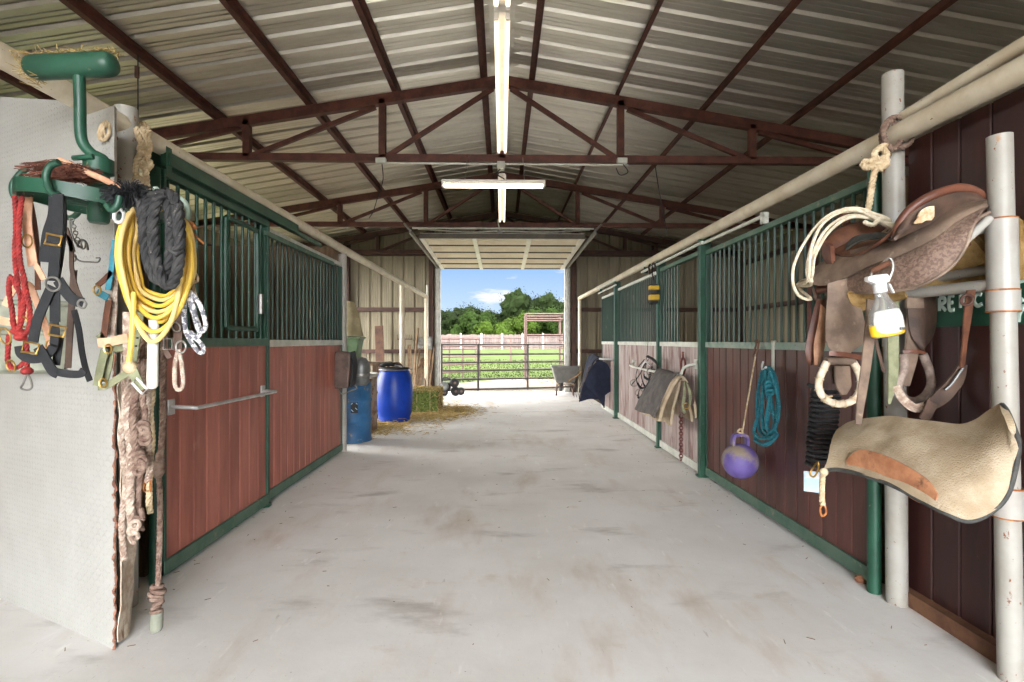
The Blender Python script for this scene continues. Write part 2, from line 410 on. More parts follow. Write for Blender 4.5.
# ================================================================ the building
HX = 6.6; YF = -5.5; YE = 14.1
def roofz(x): return 5.02 - .167 * abs(x)
def ribs(a, b, pitch=.305, h=.032):
    """profile (position, height) of ribbed sheet between a and b"""
    out = []; p = a
    while p < b - .01:
        q = min(pitch, b - p)
        for f_, hh in ((0, 0), (.26, 0), (.30, .18), (.34, 0), (.46, 0), (.50, .18), (.54, 0), (.72, 0), (.79, 1), (.93, 1), (1.0, 0)):
            if f_ < 1.0: out.append((p + f_ * q, hh * h))
        p += q
    out.append((b, 0)); return out
floor = struct(MB().box((0, (YF + YE) / 2, -.1), (2 * HX, YE - YF + .4, .2)).build('floor', m_floor, smooth=False))
m_sdirt = M('stall_dirt', (92, 80, 66), (72, 62, 50), .95, 0, scale=2, bump=.5, bscale=14, spec=.1)
for nm, p_, q_ in (('floor_dirt_left', (-6.6, 3.12, -.05), (-2.15, 6.6, .012)), ('floor_dirt_bay', (-6.6, 6.6, -.05), (-2.6, 14.0, .012)), ('floor_dirt_right', (2.2, -5.4, -.05), (6.6, 14.0, .012))):
    struct(MB().bb(p_, q_).build(nm, m_sdirt, smooth=False))
for nm, s in (('ceiling_left', -1), ('ceiling_right', 1)):
    mb = MB(); pr = ribs(YF, YE + .2)
    vs = []
    for x in (0, 6.9):
        for y, h in pr: vs.append((s * x, y, roofz(x) + h))
    n = len(pr)
    mb.add(vs, [(i, i + 1, n + i + 1, n + i) for i in range(n - 1)])
    struct(mb.build(nm, m_roof, angle=15))
rc = MB()
for i in range(16):
    y0 = YF + i * .95
    rc.prism([(-.22, y0, roofz(.22) + .02), (0, y0, 4.985), (.22, y0, roofz(.22) + .02), (.22, y0, roofz(.22) + .03), (0, y0, 5.0), (-.22, y0, roofz(.22) + .03)], (0, .945, 0))
# side walls and end wall
for nm, s in (('wall_left', -1), ('wall_right', 1)):
    mb = MB()
    for ya, yb, z0 in (((YF, 7.4, 0), (7.4, 13.3, 3.5), (13.3, YE, 0)) if s < 0 else ((YF, YE, 0),)):   # opening added in the unseen left wall to let daylight in
        pr = ribs(ya, yb); n = len(pr)
        vs = [(s * (HX + h), y, z) for z in (z0, roofz(HX)) for y, h in pr]
        mb.add(vs, [(i, i + 1, n + i + 1, n + i) for i in range(n - 1)])
    struct(mb.build(nm, m_tan, angle=15))
DX0, DX1, DZ = -1.72, 1.76, 3.40
mb = MB()
for a, b, z0 in ((-HX, DX0, 0), (DX0, DX1, DZ), (DX1, HX, 0)):
    pr = ribs(a, b); n = len(pr)
    vs = [(x, YE + h, z0) for x, h in pr] + [(x, YE + h, roofz(x) + .02) for x, h in pr]
    mb.add(vs, [(i, i + 1, n + i + 1, n + i) for i in range(n - 1)])
struct(mb.build('wall_far', m_tan, angle=15))
# front wall behind the camera with its own doorway
FX0, FX1, FZ = -2.7, 2.7, 3.6
mb = MB()
for a, b, z0 in ((-HX, FX0, 0), (FX0, FX1, FZ), (FX1, HX, 0)):
    pr = ribs(a, b); n = len(pr)
    vs = [(x, YF - h, z0) for x, h in pr] + [(x, YF - h, roofz(x) + .02) for x, h in pr]
    mb.add(vs, [(i, i + 1, n + i + 1, n + i) for i in range(n - 1)])
struct(mb.build('wall_near', m_tan, angle=15))
for i, (x, nm) in enumerate(((DX0 - .03, 'trim_1'), (DX1 + .03, 'trim_2'))):
    struct(MB().box((x, YE - .05, DZ / 2), (.14, .14, DZ)).build(nm, m_galv_trim, smooth=False, bevel=.01))
struct(MB().box(((DX0 + DX1) / 2, YE - .05, DZ + .05), (DX1 - DX0, .12, .1)).build('trim_3', m_galv_trim, smooth=False, bevel=.01))
# girts on end wall and side walls
k = 4
for zz in (1.12, 2.26, 3.78):
    for a, b in ((-HX, DX0 - .12), (DX1 + .12, HX)):
        struct(MB().bb((a, YE - .14, zz - .05), (b, YE - .01, zz + .05)).build('trim_%d' % k, m_iron_dark, smooth=False)); k += 1
for s in (-1, 1):
    for zz in (1.12, 2.26, 3.5):
        struct(MB().bb((s * HX, YF, zz - .05), (s * (HX - .13), 7.35 if s < 0 and zz < 3 else YE - .15, zz + .05)).build('trim_%d' % k, m_iron_dark, smooth=False)); k += 1
# jamb columns on the end wall
for x in (DX0 - .2, DX1 + .2, -4.2, 4.2):
    struct(MB().bb((x - .06, YE - .2, 0), (x + .06, YE - .02, roofz(x) - .2)).build('trim_%d' % k, m_iron_dark, smooth=False)); k += 1

# purlins
PUR = [(-.24, 'first purlin left of the ridge, beside the hanging light strip'), (-1.40, 'second purlin left of the ridge'), (-2.52, 'third purlin left of the ridge'), (-3.71, 'fourth purlin left of the ridge, ending high in the left corner'), (-5.05, 'lowest purlin on the left slope, low above the white plate wall'),
       (.40, 'first purlin right of the ridge, beside the hanging light strip'), (1.54, 'second purlin right of the ridge'), (2.69, 'third purlin right of the ridge'), (3.83, 'fourth purlin right of the ridge, above the tall stall bars'), (5.15, 'lowest purlin on the right slope, near the eave')]
for x, lb in PUR:
    z = roofz(x) - .012
    mb = MB(); a = -math.copysign(.165, x); rot = Matrix.Rotation(math.atan(.167) * (1 if x > 0 else -1), 3, 'Y')
    mb.box((x, (YF + YE) / 2, z - .05), (.012, YE - YF - .1, .1), rot)
    mb.box((x + .02, (YF + YE) / 2, z - .006), (.05, YE - YF - .1, .01), rot); mb.box((x - .02, (YF + YE) / 2, z - .095), (.05, YE - YF - .1, .01), rot)
    tag(mb.build('roof_purlin', m_iron, smooth=False), 'rust brown ' + lb, 'purlin', 'roof purlins')
# trusses
def truss(Y, lb, mat):
    t = thing('roof_truss', lb, 'truss', (0, Y, 3.7), 'roof trusses')
    zb = 3.80; b = .07
    def tz(x): return 4.83 - .167 * abs(x)
    for s in (-1, 1):
        mb = MB(); mb.bar((0, Y, tz(0)), (s * 6.5, Y, tz(6.5)), .09, .13, side=(0, 1, 0)); mb.build('top_chord', mat, t, smooth=False, bevel=.004)
        MB().bar((s * 6.5, Y, 3.74), (s * 6.5, Y, 0), .14, .14, side=(0, 1, 0)).build('column', mat, t, smooth=False)
        for xx in (1.57, 3.33):
            MB().bar((s * xx, Y, zb), (s * xx, Y, tz(xx)), .09, .085, side=(0, 1, 0)).build('vertical_web', mat, t, smooth=False)
        for x0, x1 in ((.12, 1.52), (1.66, 3.28), (3.42, 4.9)):
            MB().bar((s * x0, Y, tz(x0) - .08), (s * x1, Y, zb + .02), .05, .055, side=(0, 1, 0)).build('diagonal_web', mat, t, smooth=False)
    MB().bar((0, Y, zb), (0, Y, tz(0)), .09, .085, side=(0, 1, 0)).build('vertical_web', mat, t, smooth=False)
    MB().bar((-6.5, Y, zb), (6.5, Y, zb), .09, .095, side=(0, 1, 0)).build('bottom_chord', mat, t, smooth=False, bevel=.004)
    return t
tr1 = truss(6.76, 'rust brown steel roof truss nearest the camera, above the lit cross lamp', m_iron)
tr2 = truss(10.6, 'rust brown steel roof truss just before the raised door', m_iron)
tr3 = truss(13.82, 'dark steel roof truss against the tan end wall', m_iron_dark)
rcv = rc.build('ridge_cap', m_roof, smooth=False); rcv['kind'] = 'structure'

# overhead door, raised flat under the roof
dr = thing('overhead_door', 'cream sectional overhead door raised flat above the far doorway', 'overhead door', (0, 10.4, 3.5))
ya, yb, za, zb_ = 10.35, 14.0, 3.545, 3.44
NS = 5
def dz(y): return za + (zb_ - za) * (y - ya) / (yb - ya)
for i in range(NS):
    y0 = ya + (yb - ya) * i / NS + .01; y1 = ya + (yb - ya) * (i + 1) / NS - .01
    mb = MB(); pts = []
    for f_, h in ((0, -.05), (.07, -.05), (.09, .02), (.44, .02), (.46, -.02), (.56, -.02), (.58, .02), (.89, .02), (.91, -.05), (1, -.05)):
        y = lerp(y0, y1, f_); pts.append((y, dz(y) + h))
    prof = [(1.66 * -1, y, z) for y, z in pts] + [(-1.66, y, z + .03) for y, z in reversed(pts)]
    mb.prism(prof, (3.34, 0, 0)); mb.build('door_section', m_door, dr, smooth=False)
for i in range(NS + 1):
    y0 = ya + (yb - ya) * i / NS; MB().bb((-1.66, y0 - .02, dz(y0) - .075), (1.68, y0 + .02, dz(y0) + .02)).build('section_joint', m_door_dk, dr, smooth=False)  # dark bars across the door at each section joint
    if i < NS: y1 = y0 + (yb - ya) / NS / 2; MB().bb((-1.66, y1 - .03, dz(y1) - .03), (1.68, y1 + .03, dz(y1) + .02)).build('section_rib', m_door, dr, smooth=False)
for x in (-1.62, -.56, .56, 1.64):
    mb = MB()
    for i in range(NS):
        y0 = ya + (yb - ya) * i / NS + .02; y1 = ya + (yb - ya) * (i + 1) / NS - .02
        mb.bar((x, y0, dz(y0) - .05), (x, y1, dz(y1) - .05), .09, .075)
    mb.build('stile', m_lamp_white, dr, smooth=False)
for x in (-1.74, 1.78):
    MB().bar((x, 9.7, 3.47), (x, 13.9, 3.40), .03, .08).bar((x, 13.92, 3.38), (x, 13.92, .1), .03, .06).build('track', m_galv_trim, dr, smooth=False)
    MB().bar((x, 10.2, 3.5), (x * 1.15, 10.5, 3.8), .03, .03).build('track_hanger', m_galv_trim, dr, smooth=False)
MB().tube([(-1.8, 10.32, 3.67), (1.85, 10.32, 3.67)], .02).build('torsion_bar', m_pale, dr)

# ---------------------------------------------------------------- lamps
def strip_light(y0, y1, z, lb):
    t = thing('strip_light', lb, 'light', (0, (y0 + y1) / 2, z), 'hanging strip lights')
    x = .0
    prof = [(-.055, 0), (-.055, .035), (-.035, .06), (.035, .06), (.055, .035), (.055, 0)]
    MB().prism([(x + a, y0, z + b) for a, b in prof], (0, y1 - y0, 0)).build('housing', m_lamp_white, t, smooth=False)
    for s in (-1, 1):
        MB().tube([(x + s * .038, y0 + .04, z - .022), (x + s * .038, y1 - .04, z - .022)], .016, 12).build('tube', m_tube, t)
        for y in (y0 + .025, y1 - .025):
            MB().box((x + s * .038, y, z - .018), (.03, .03, .045)).build('lamp_holder', m_lamp_white, t, smooth=False, bevel=.004)
    for y in (y0 + .4, y1 - .4):
        MB().tube([(x, y, z + .05), (x, y, 4.9)], .004, 6).build('hanger_wire', m_zinc, t)
    return t
strip_light(.85, 3.32, 3.58, 'white twin tube strip light overhead, mostly above the frame')
strip_light(3.42, 5.92, 3.6, 'white twin tube strip light hung lengthwise under the ridge, nearest one in full view')
strip_light(6.9, 9.35, 3.6, 'white twin tube strip light hung lengthwise behind the lit cross lamp')
t = thing('strip_light', 'lit strip light hung crosswise below the nearest truss', 'light', (0.0, 6.2, 3.28), 'hanging strip lights')
xa, xb = at(442, 183, 6.2).x, at(545, 186, 6.2).x; zc = 3.29
MB().prism([(xa, 6.2 + a, zc + b) for a, b in ((-.05, 0), (-.05, .03), (-.03, .055), (.03, .055), (.05, .03), (.05, 0))], (xb - xa, 0, 0)).build('housing', m_lamp_white, t, smooth=False)
for s in (-1, 1):
    MB().tube([(xa + .03, 6.2 + s * .03, zc - .016), (xb - .03, 6.2 + s * .03, zc - .016)], .014, 12).build('tube', m_tube_lit, t)
for x in (xa + .015, xb - .015): MB().box((x, 6.2, zc - .012), (.03, .1, .04)).build('lamp_holder', m_lamp_white, t, smooth=False, bevel=.004)
for x in (lerp(xa, xb, .22), lerp(xa, xb, .8)): MB().tube([(x, 6.2, zc + .05), (x, 6.7, 3.8)], .004, 6).build('hanger_wire', m_zinc, t)
# conduits and boxes on the first two trusses
t = thing('electrical_conduit', 'cream conduit along the underside of the nearest truss with a junction box', 'conduit', (0, 6.7, 3.73))
MB().tube([at(378, 163, 6.7), at(500, 164, 6.7), at(628, 165, 6.7)], .014, 8).build('pipe', m_pale, t)
for px in (381, 622): MB().box(at(px, 161, 6.68), (.13, .07, .07)).build('junction_box', m_pale, t, smooth=False, bevel=.006)
MB().box(at(501, 166, 6.66), (.1, .1, .1)).build('junction_box', m_pale, t, smooth=False, bevel=.006)
MB().tube(crv([at(501, 168, 6.66), at(497, 174, 6.5), at(505, 180, 6.3), at(499, 184, 6.2)], 16), .008, 6).build('lamp_cord', m_rubber, t)
t = thing('electrical_conduit', 'cream conduit along the second truss above the raised door', 'conduit', (0, 10.5, 3.73))
MB().tube(crv([at(418, 229, 10.5), at(470, 232, 10.5), at(500, 231, 10.5), at(545, 232, 10.5), at(590, 230, 10.5)], 24), .016, 8).build('pipe', m_pale, t)
MB().box(at(500, 231, 10.48), (.11, .08, .1)).build('junction_box', m_zinc, t, smooth=False, bevel=.006)
MB().tube(crv([at(500, 230, 10.45), at(498, 222, 9.8), at(500, 218, 9.35)], 10), .012, 6).build('lamp_cord', m_pale, t)
for (pts, lb) in (([at(382, 164, 6.7), at(383, 180, 6.8), at(378, 196, 7.0), at(373, 212, 7.2), at(369, 218, 7.3)], 'thin grey cord dangling from the left box on the nearest truss'),
                  ([at(655, 165, 6.7), at(659, 190, 6.7), at(664, 216, 6.7), at(668, 236, 6.7)], 'thin dark wire dangling on the right below the nearest truss'),
                  ([at(623, 164, 6.66), at(628, 172, 6.66), at(620, 175, 6.66), at(616, 168, 6.66)], 'short black cable loop under the right box on the nearest truss')):
    tag(MB().tube(crv(pts, 20), .006, 6).build('dangling_wire', m_rubber), lb, 'cord')
t = thing('hanging_chain', 'thin dark wire with small hook hanging from the left roof purlin', 'wire', at(137, 60, 4.5))
MB().tube([at(138, 55, 4.5), at(138, 123, 4.5)], .006, 6).build('wire', m_rubber, t)
MB().box(at(137, 72, 4.48), (.03, .02, .1)).build('hook', m_iron_dark, t, smooth=False)

# ================================================================ stall fronts
def planks(mb, x, y0, y1, z0, z1, th=.038, w=.145):
    n = max(1, round((y1 - y0) / w)); w = (y1 - y0) / n
    for i in range(n):
        a, b = y0 + i * w + .0025, y0 + (i + 1) * w - .0025
        c = .006; X0, X1 = x - th / 2, x + th / 2
        prof = [(X0 + c, a), (X1 - c, a), (X1, a + c), (X1, b - c), (X1 - c, b), (X0 + c, b), (X0, b - c), (X0, a + c)]
        mb.prism([(p, q, z0) for p, q in prof], (0, 0, z1 - z0))
    return mb
def grille(x, y0, y1, z0, z1, pitch=.1, r=.0115):
    mb = MB(); n = max(2, round((y1 - y0) / pitch))
    for i in range(n):
        y = y0 + (i + .5) * (y1 - y0) / n
        mb.tube([(x, y, z0), (x, y, z1)], r, 8)
    return mb
def stall(name, lb, cat, X, y0, y1, s, zsill, ztop, boards, sillm, chanm, barm, railm, grp, gr=None, inset=.0):
    t = thing(name, lb, cat, (X, (y0 + y1) / 2, 0), grp)
    xb = X + s * .035
    planks(MB(), xb, y0 + .02, y1 - .02, .1, zsill[0], .04).build('board_panel', boards, t, smooth=False)
    MB().bb((X - .003 * s, y0, .03), (xb + s * .03, y1, .115)).build('bottom_channel', chanm, t, smooth=False, bevel=.004)
    MB().bb((X - .003 * s, y0, zsill[0]), (xb + s * .03, y1, zsill[1])).build('sill_channel', sillm, t, smooth=False, bevel=.004)
    if gr is None: gr = [(y0, y1)]
    for a, b in gr:
        grille(xb, a + .03, b - .03, zsill[1], ztop).build('grille', barm, t)
    MB().bb((X, y0, ztop), (xb + s * .03, y1, ztop + .045)).build('top_rail', railm, t, smooth=False, bevel=.004)
    for y in (y0, y1):
        d = .022 if y == y0 else -.022
        MB().bb((X, min(y, y + d), .03), (xb + s * .03, max(y, y + d), ztop)).build('stile', barm, t, smooth=False, bevel=.003)
    return t
XL, XR = -2.0, 2.08
dl = stall('stall_door', 'dark red left stall door with green bars and silver towel rail', 'stall door', -1.965, 3.02, 4.36, -1, (1.36, 1.42), 2.36, m_board_l, m_green_chan, m_green_chan, m_green, m_green, 'stall fronts')
# the drop feed window inside the door bars
mb = MB(); xw = -1.985
mb.tube(crv([(xw, 3.72, 2.24), (xw, 3.72, 1.56), (xw, 3.77, 1.50), (xw, 4.12, 1.50), (xw, 4.19, 1.56), (xw, 4.19, 2.24), (xw, 4.14, 2.29), (xw, 3.77, 2.29)], 60, True), .019, 8, True)
fw = mb.build('feed_window', m_green, dl)
MB().tube([(xw + .03, 4.19, 1.62), (xw + .03, 4.19, 1.78)], .02, 8).build('latch', m_zinc, fw)
MB().bb((-1.93, 3.02, 2.42), (-1.99, 4.9, 2.50)).build('door_track', m_green, dl, smooth=False, bevel=.004)
MB().bb((-1.97, 3.05, 2.405), (-2.03, 4.34, 2.45)).build('hanger_rail', m_green_bar, dl, smooth=False, bevel=.004)
t = thing('towel_rail', 'bent silver towel rail on the left stall door', 'rail', at(225, 400, 3.6))
A, B = atx(170, 407, -1.95), atx(262, 391, -1.95)
MB().tube(crv([A, A + V(.05, 0, 0), A + V(.11, .05, -.01), A + V(.13, .12, -.012), B + V(.13, -.12, 0), B + V(.12, -.04, 0), B + V(.06, 0, .0), B], 50), .012, 10).build('bar', m_silver, t)
for p in (A, B): MB().box(p + V(.006, 0, 0), (.012, .06, .09)).build('mounting_plate', m_silver, t, smooth=False, bevel=.003)
stall('stall_panel', 'dark red left stall panel with green bars and pale sill, next to the white post', 'stall panel', XL, 4.40, 6.46, -1, (1.35, 1.41), 2.33, m_board_l, m_pale, m_green_chan, m_green_bar, m_pale, 'stall fronts')
tag(MB().bb((-1.955, 4.30, 2.28), (-1.985, 6.0, 2.32)).bb((-1.955, 4.3, 2.42), (-1.985, 5.6, 2.455)).build('sliding_track', m_green_chan), 'pale green sliding track along the left stall above the bars', 'track')
# posts of the left front
def post(name, x, y, z1, r, mat, lb, grp=None, top=None, n=16):
    base = V(x, y, 0); tp = V(*(top or (x, y, z1)))
    o = MB().tube([base, tp], r, n).build(name, mat)
    return tag(o, lb, 'post', grp)
post('green_post', -2.10, 2.93, 2.44, .045, m_green, 'green pipe post behind the hanging ropes, left of the door edge post', None)
post('green_post', -2.0, 2.99, 2.40, .03, m_green, 'green pipe post at the near edge of the left stall door', None)
tag(MB().bb((-2.06, 4.33, 0), (-1.985, 4.42, 2.52)).bb((-2.07, 4.32, 2.5), (-1.97, 4.43, 2.56)).bb((-1.96, 4.34, 0), (-1.99, 4.40, .03)).build('green_post', m_green, smooth=False, bevel=.004), 'square green post between the left stall door and panel', 'post')
# angled sheet at the head of the left stall
tag(MB().prism([at(150, 145, 3.05), at(166, 146, 3.05), at(166, 162, 3.05), at(151, 170, 3.05)], (0, .05, 0)).bb(at(166, 146, 3.0), at(172, 178, 3.05)).build('track_bracket', m_green, smooth=False), 'rusty green bracket plate holding the near end of the left door track', 'bracket')

dn = stall('stall_panel', 'near right stall panel of oxblood boards with tall green bars', 'stall panel', XR, 2.86, 5.2, 1, (1.335, 1.39), 2.28, m_board_r, m_green_pale, m_green_chan, m_green_bar, m_green_chan, 'stall fronts')
stall('stall_door', 'weathered right stall door with an open feed gap, carrying the folded saddle pads', 'stall door', XR - .03, 5.29, 6.62, 1, (1.335, 1.39), 2.30, m_board_w, m_pale, m_pale, m_green_bar, m_green_chan, 'stall fronts', gr=[(5.95, 6.62)])
stall('stall_panel', 'weathered far right stall panel behind the hanging bridle', 'stall panel', XR, 6.74, 9.16, 1, (1.335, 1.39), 2.30, m_board_w, m_pale, m_pale, m_green_bar, m_pale, 'stall fronts')
stall('stall_door', 'farthest right stall door, holding the navy blanket', 'stall door', XR - .03, 9.3, 10.5, 1, (1.335, 1.39), 2.26, m_board_w, m_pale, m_pale, m_green_bar, m_pale, 'stall fronts')
def sqpost(y, w, z1, lb):
    tag(MB().bb((XR - .05, y - w / 2, 0), (XR + .06, y + w / 2, z1)).bb((XR - .07, y - w / 2 - .01, 0), (XR + .07, y + w / 2 + .01, .02)).bb((XR - .055, y - w / 2 - .005, z1), (XR + .065, y + w / 2 + .005, z1 + .02)).build('green_post', m_green, smooth=False, bevel=.004), lb, 'post')
sqpost(5.245, .07, 2.47, 'square green post beside the near right stall panel')
sqpost(6.68, .06, 2.42, 'slim green post behind the folded saddle pads')
sqpost(9.23, .09, 2.44, 'dark green post in front of the farthest right stall door')
tag(MB().tube([(2.075, 2.815, 0), (2.075, 2.815, 2.36)], .035, 14).build('green_post', m_green), 'round green post touching the tall white post on the right', 'post')
# sliding tracks of the right doors
for a, b, lb in ((5.25, 7.4, 'pair of pale sliding door rails above the open feed gap'), (9.2, 10.7, 'pair of pale sliding door rails above the farthest right door')):
    t = thing('sliding_rail', lb, 'rail', (XR, a, 2.4))
    for z in (2.40, 2.49): MB().tube([(XR - .05, a - .1, z), (XR - .05, b, z)], .017, 10).build('rail_bar', m_pale, t)
    for y in (a, b - .1): MB().box((XR - .02, y, 2.44), (.05, .03, .14)).build('rail_bracket', m_green, t, smooth=False)
tag(MB().tube([(XR - .02, 3.95, 2.385), (XR - .02, 5.2, 2.40)], .016, 10).box((XR - .01, 4.0, 2.37), (.05, .04, .09)).build('sliding_track', m_pale), 'pale sliding track over the near right stall bars', 'track')

# partitions and stall interiors
def partition(nm, x0, x1, y, z1):
    mb = MB(); n = round(z1 / .19)
    for i in range(n):
        d_ = .006 * (i % 2); mb.bb((x0, y - .02 - d_, i * z1 / n), (x1, y + .02 - d_, (i + 1) * z1 / n + .002))
    struct(mb.build(nm, m_wood, smooth=False))
partition('wall_stall_1', -HX + .15, -2.12, 3.10, 2.3); partition('wall_stall_2', -HX + .15, -2.06, 6.58, 2.6)
partition('wall_stall_3', 2.2, HX - .15, 2.78, 2.3); partition('wall_stall_4', 2.2, HX - .15, 6.68, 1.32); partition('wall_stall_5', 2.2, HX - .15, 10.56, 1.32)
for nm, x, a, b in (('wall_kick_1', -HX + .17, 3.12, 6.56), ('wall_kick_2', HX - .17, 2.8, 6.66), ('wall_kick_3', HX - .17, 6.7, 10.54)):
    struct(planks(MB(), x, a, b, 0, 1.1, .03, .2).build(nm, m_wood, smooth=False))
# oxblood tack room wall on the right
struct(planks(MB(), 2.21, -.6, 2.73, .07, 2.47, .03, .16).build('wall_tack', m_wall_red, smooth=False))
struct(MB().bb((2.14, -.6, 0), (2.22, 2.73, .075)).build('baseboard_tack', M('weathered_base_board', (120, 84, 60), (90, 60, 44), .8, scale=8), smooth=False))

# pipe rails and white posts
def rail(lb, pts, r, name='pipe_rail'):
    return tag(MB().tube(crv(pts, 24), r, 16).build(name, m_white_pipe), lb, 'pipe rail')
rail('long cream pipe rail above the left stalls', [(-1.99, 1.2, 2.53), (-1.99, 2.4, 2.535), (-2.0, 13.6, 2.573)], .05)
rail('long cream pipe rail above the right stalls', [(2.05, 1.0, 2.45), (2.05, 2.7, 2.475), (2.08, 13.7, 2.546)], .052)
rail('short thinner cream pipe above the main right rail, meeting the tall white post', [atx(903, 117, 2.1), atx(1024, 44, 2.1), (2.1, 1.2, lerp(atx(903, 117, 2.1).z, atx(1024, 44, 2.1).z, 2.0))], .03)
def wpost(x, y, z1, r, lb, top=None, m=m_white_post):
    return tag(MB().tube([(x, y, 0), top or (x, y, z1)], r, 18).build('white_post', m), lb, 'post')
t = thing('white_post', 'tall white pipe post rising through the right rail beside the green post', 'post', (2.1, 2.70, 0))
pb_ = fl(897, 603); MB().tube([pb_, at(892.5, 74, pb_.y)], .05, 18).build('pipe', m_white_post, t)
t = thing('white_post', 'nearest white pipe post with rusty sleeves carrying the saddle rack', 'post', (2.1, 2.13, 0))
pn0 = fl(1011, 680); PNY = pn0.y; pn1 = at(999.5, 136, PNY)
def px_post(y): return lerp(pn0.x, pn1.x, y / pn1.z)
MB().tube([pn0, pn1], .043, 20).build('pipe', m_white_post, t)
def band(y0, y1, r=.052):
    z0, z1 = 1.4 + (341 - y1) * PNY / 512, 1.4 + (341 - y0) * PNY / 512
    MB().tube([(px_post(z0), PNY, z0), (px_post(z1), PNY, z1)], r, 20).build('sleeve', m_white_band, t); S_ = LAST[0]
    for z in (z0, z1): MB().torus((px_post(z), PNY, z), r - .002, .004, n=20, m=6).build('rust_seam', m_rust, S_)
band(217, 289); band(289.5, 311, .055); band(490, 520, .053)
wpost(-1.985, 2.745, 2.63, .052, 'white pipe post behind the knotted rope, below the left rail')
wpost(-2.02, 6.53, 2.5, .05, 'white pipe post at the far end of the left stall panel', (-2.02, 6.53, 2.50))
wpost(-2.0, 10.3, 2.52, .05, 'cream pipe post between the blue barrel and the tools', (-2.0, 10.3, 2.52), m_white_pipe)
wpost(-2.0, 13.55, 2.52, .045, 'cream pipe post at the far end of the left rail', None, m_white_pipe)
wpost(2.08, 13.65, 2.5, .045, 'cream pipe post at the far end of the right rail by the wheelbarrow', None, m_white_pipe)

# white diamond plate screen on the left
mb = MB()
fr = [(-1.76, 2.36), (-2.055, 2.506), (-2.075, 2.516), (-2.85, 2.90), (-4.2, 3.569)]
tz_ = [2.47, 2.47, 2.56, 2.76, 3.2]
vs = []
for (x, y), z in zip(fr, tz_):
    for dx, dy in ((0, 0), (-.012, .03)):
        vs += [(x + dx, y + dy, 0), (x + dx, y + dy, z)]
tz2 = 2.62
fs = []
for i in range(4):
    a, b = i * 4, i * 4 + 4
    fs += [(a, b, b + 1, a + 1), (a + 3, b + 3, b + 2, a + 2), (a + 1, b + 1, b + 3, a + 3), (a, a + 2, b + 2, b)]
fs += [(0, 1, 3, 2), (16, 18, 19, 17)]
pl = struct(mb.add(vs, fs).build('wall_plate', m_plate, smooth=False))
# torn edge of the sheet
rnd = random.Random(3)
mb = MB()
for x, y in ((-1.757, 2.357), (-1.808, 2.512)):
    pts = [(x + rnd.uniform(-.006, .006), y + rnd.uniform(-.006, .006), z * .022) for z in range(0, 62)]
    mb.tube(crv(pts, 150), [rnd.uniform(.002, .008) for _ in range(150)], 6)
tag(mb.build('torn_trim', M('rusty_torn_edge', (150, 104, 82), (100, 66, 52), .8, scale=30, spots=[(30, S1, .6, .68, (206, 190, 172))])), 'ragged rusty edge strip at the end of the white plate wall', 'edge trim')
tag(MB().sheet([[(-1.75, 2.37, .02), (-1.745, 2.38, .5), (-1.75, 2.37, 1.2)], [(-1.765, 2.44, .01), (-1.77, 2.44, .5), (-1.765, 2.44, 1.25)], [(-1.79, 2.51, .05), (-1.78, 2.52, .5), (-1.79, 2.51, 1.3)]], .004, 40, 8, .012, 4).build('loose_strip', M('torn_cream_strip', (214, 202, 184), (176, 154, 132), .8, scale=20, spots=[(12, (1, 1, .3), .58, .66, (120, 84, 66))])), 'torn cream sheeting hanging off the plate wall end', 'sheeting')
# ================================================================ tack hung on the left
def pp(pts, Y, dy=0):
    """points given as (px, py) or (px, py, Y offset) at distance Y"""
    return [at(p[0], p[1], Y + (p[2] if len(p) > 2 else 0) + dy) for p in pts]
HUB = V(-1.59, 2.05, 0); RZ = 1.965
t = thing('tack_carousel', 'green swivelling tack rack with ring and hooks hung over the left pipe rail', 'tack rack', (HUB.x, HUB.y, 1.86))
A, B = at(27, 68, 2.0), at(116, 64, 2.0)
prof = [A.lerp(B, f_) for f_ in (0, .02, .06, .12, .5, .88, .94, .98, 1)]
MB().tube(prof, [.02, .034, .043, .046, .046, .046, .043, .034, .02], 16).build('hanger_bar', m_green, t)
mb = MB(); rnd = random.Random(4)
for _ in range(260):
    f_ = rnd.random(); p = A.lerp(B, f_) + V(0, rnd.uniform(-.03, .03), .044)
    if rnd.random() < .3: p = A + V(rnd.uniform(-.02, .05), rnd.uniform(-.045, .045), rnd.uniform(-.05, .045))
    d = V(rnd.gauss(0, 1), rnd.gauss(0, 1), rnd.gauss(0, .25)).normalized() * rnd.uniform(.01, .03)
    mb.tube([p - d, p + d], .0015, 3)
mb.build('hay_wisps', m_hay, t, smooth=False, kind='stuff')
MB().tube(crv([at(79, 72, 2.0), at(80, 100, 2.01), at(81, 136, 2.03), at(88, 150, 2.04), at(102, 160, 2.05), HUB + V(.0, 0, 2.13), HUB + V(0, 0, 2.10)], 40), .02, 12).build('stem', m_green, t)
MB().lathe([(.0, 2.13), (.03, 2.13), (.036, 2.12), (.05, 2.115), (.05, 2.06), (.036, 2.055), (.036, 1.875), (.03, 1.865), (0, 1.865)], HUB, n=20).build('hub', m_green, t)
MB().tube(crv([HUB + V(-.07, -.03, 2.11), HUB + V(-.03, -.05, 2.105), HUB + V(.02, -.05, 2.11)], 8), .011, 8).build('locking_bolt', m_green, t)
mb = MB(); n = 56; R = .225
rp = []
for i in range(n):
    a = 2 * math.pi * i / n; rp.append(HUB + V(R * math.cos(a) - .02, R * math.sin(a), RZ - .02 - .12 * R * math.cos(a)))
mb.strap(rp + [rp[0]], .05, (0, 0, 1), .009); mb.build('ring', m_green, t)
for i in range(5):
    a = 2 * math.pi * (i + .3) / 5
    MB().tube([HUB + V(.03 * math.cos(a), .03 * math.sin(a), RZ - .03), HUB + V(R * math.cos(a) - .02, R * math.sin(a), RZ - .02 - .12 * R * math.cos(a))], .008, 8).build('spoke', m_green_bar, t)
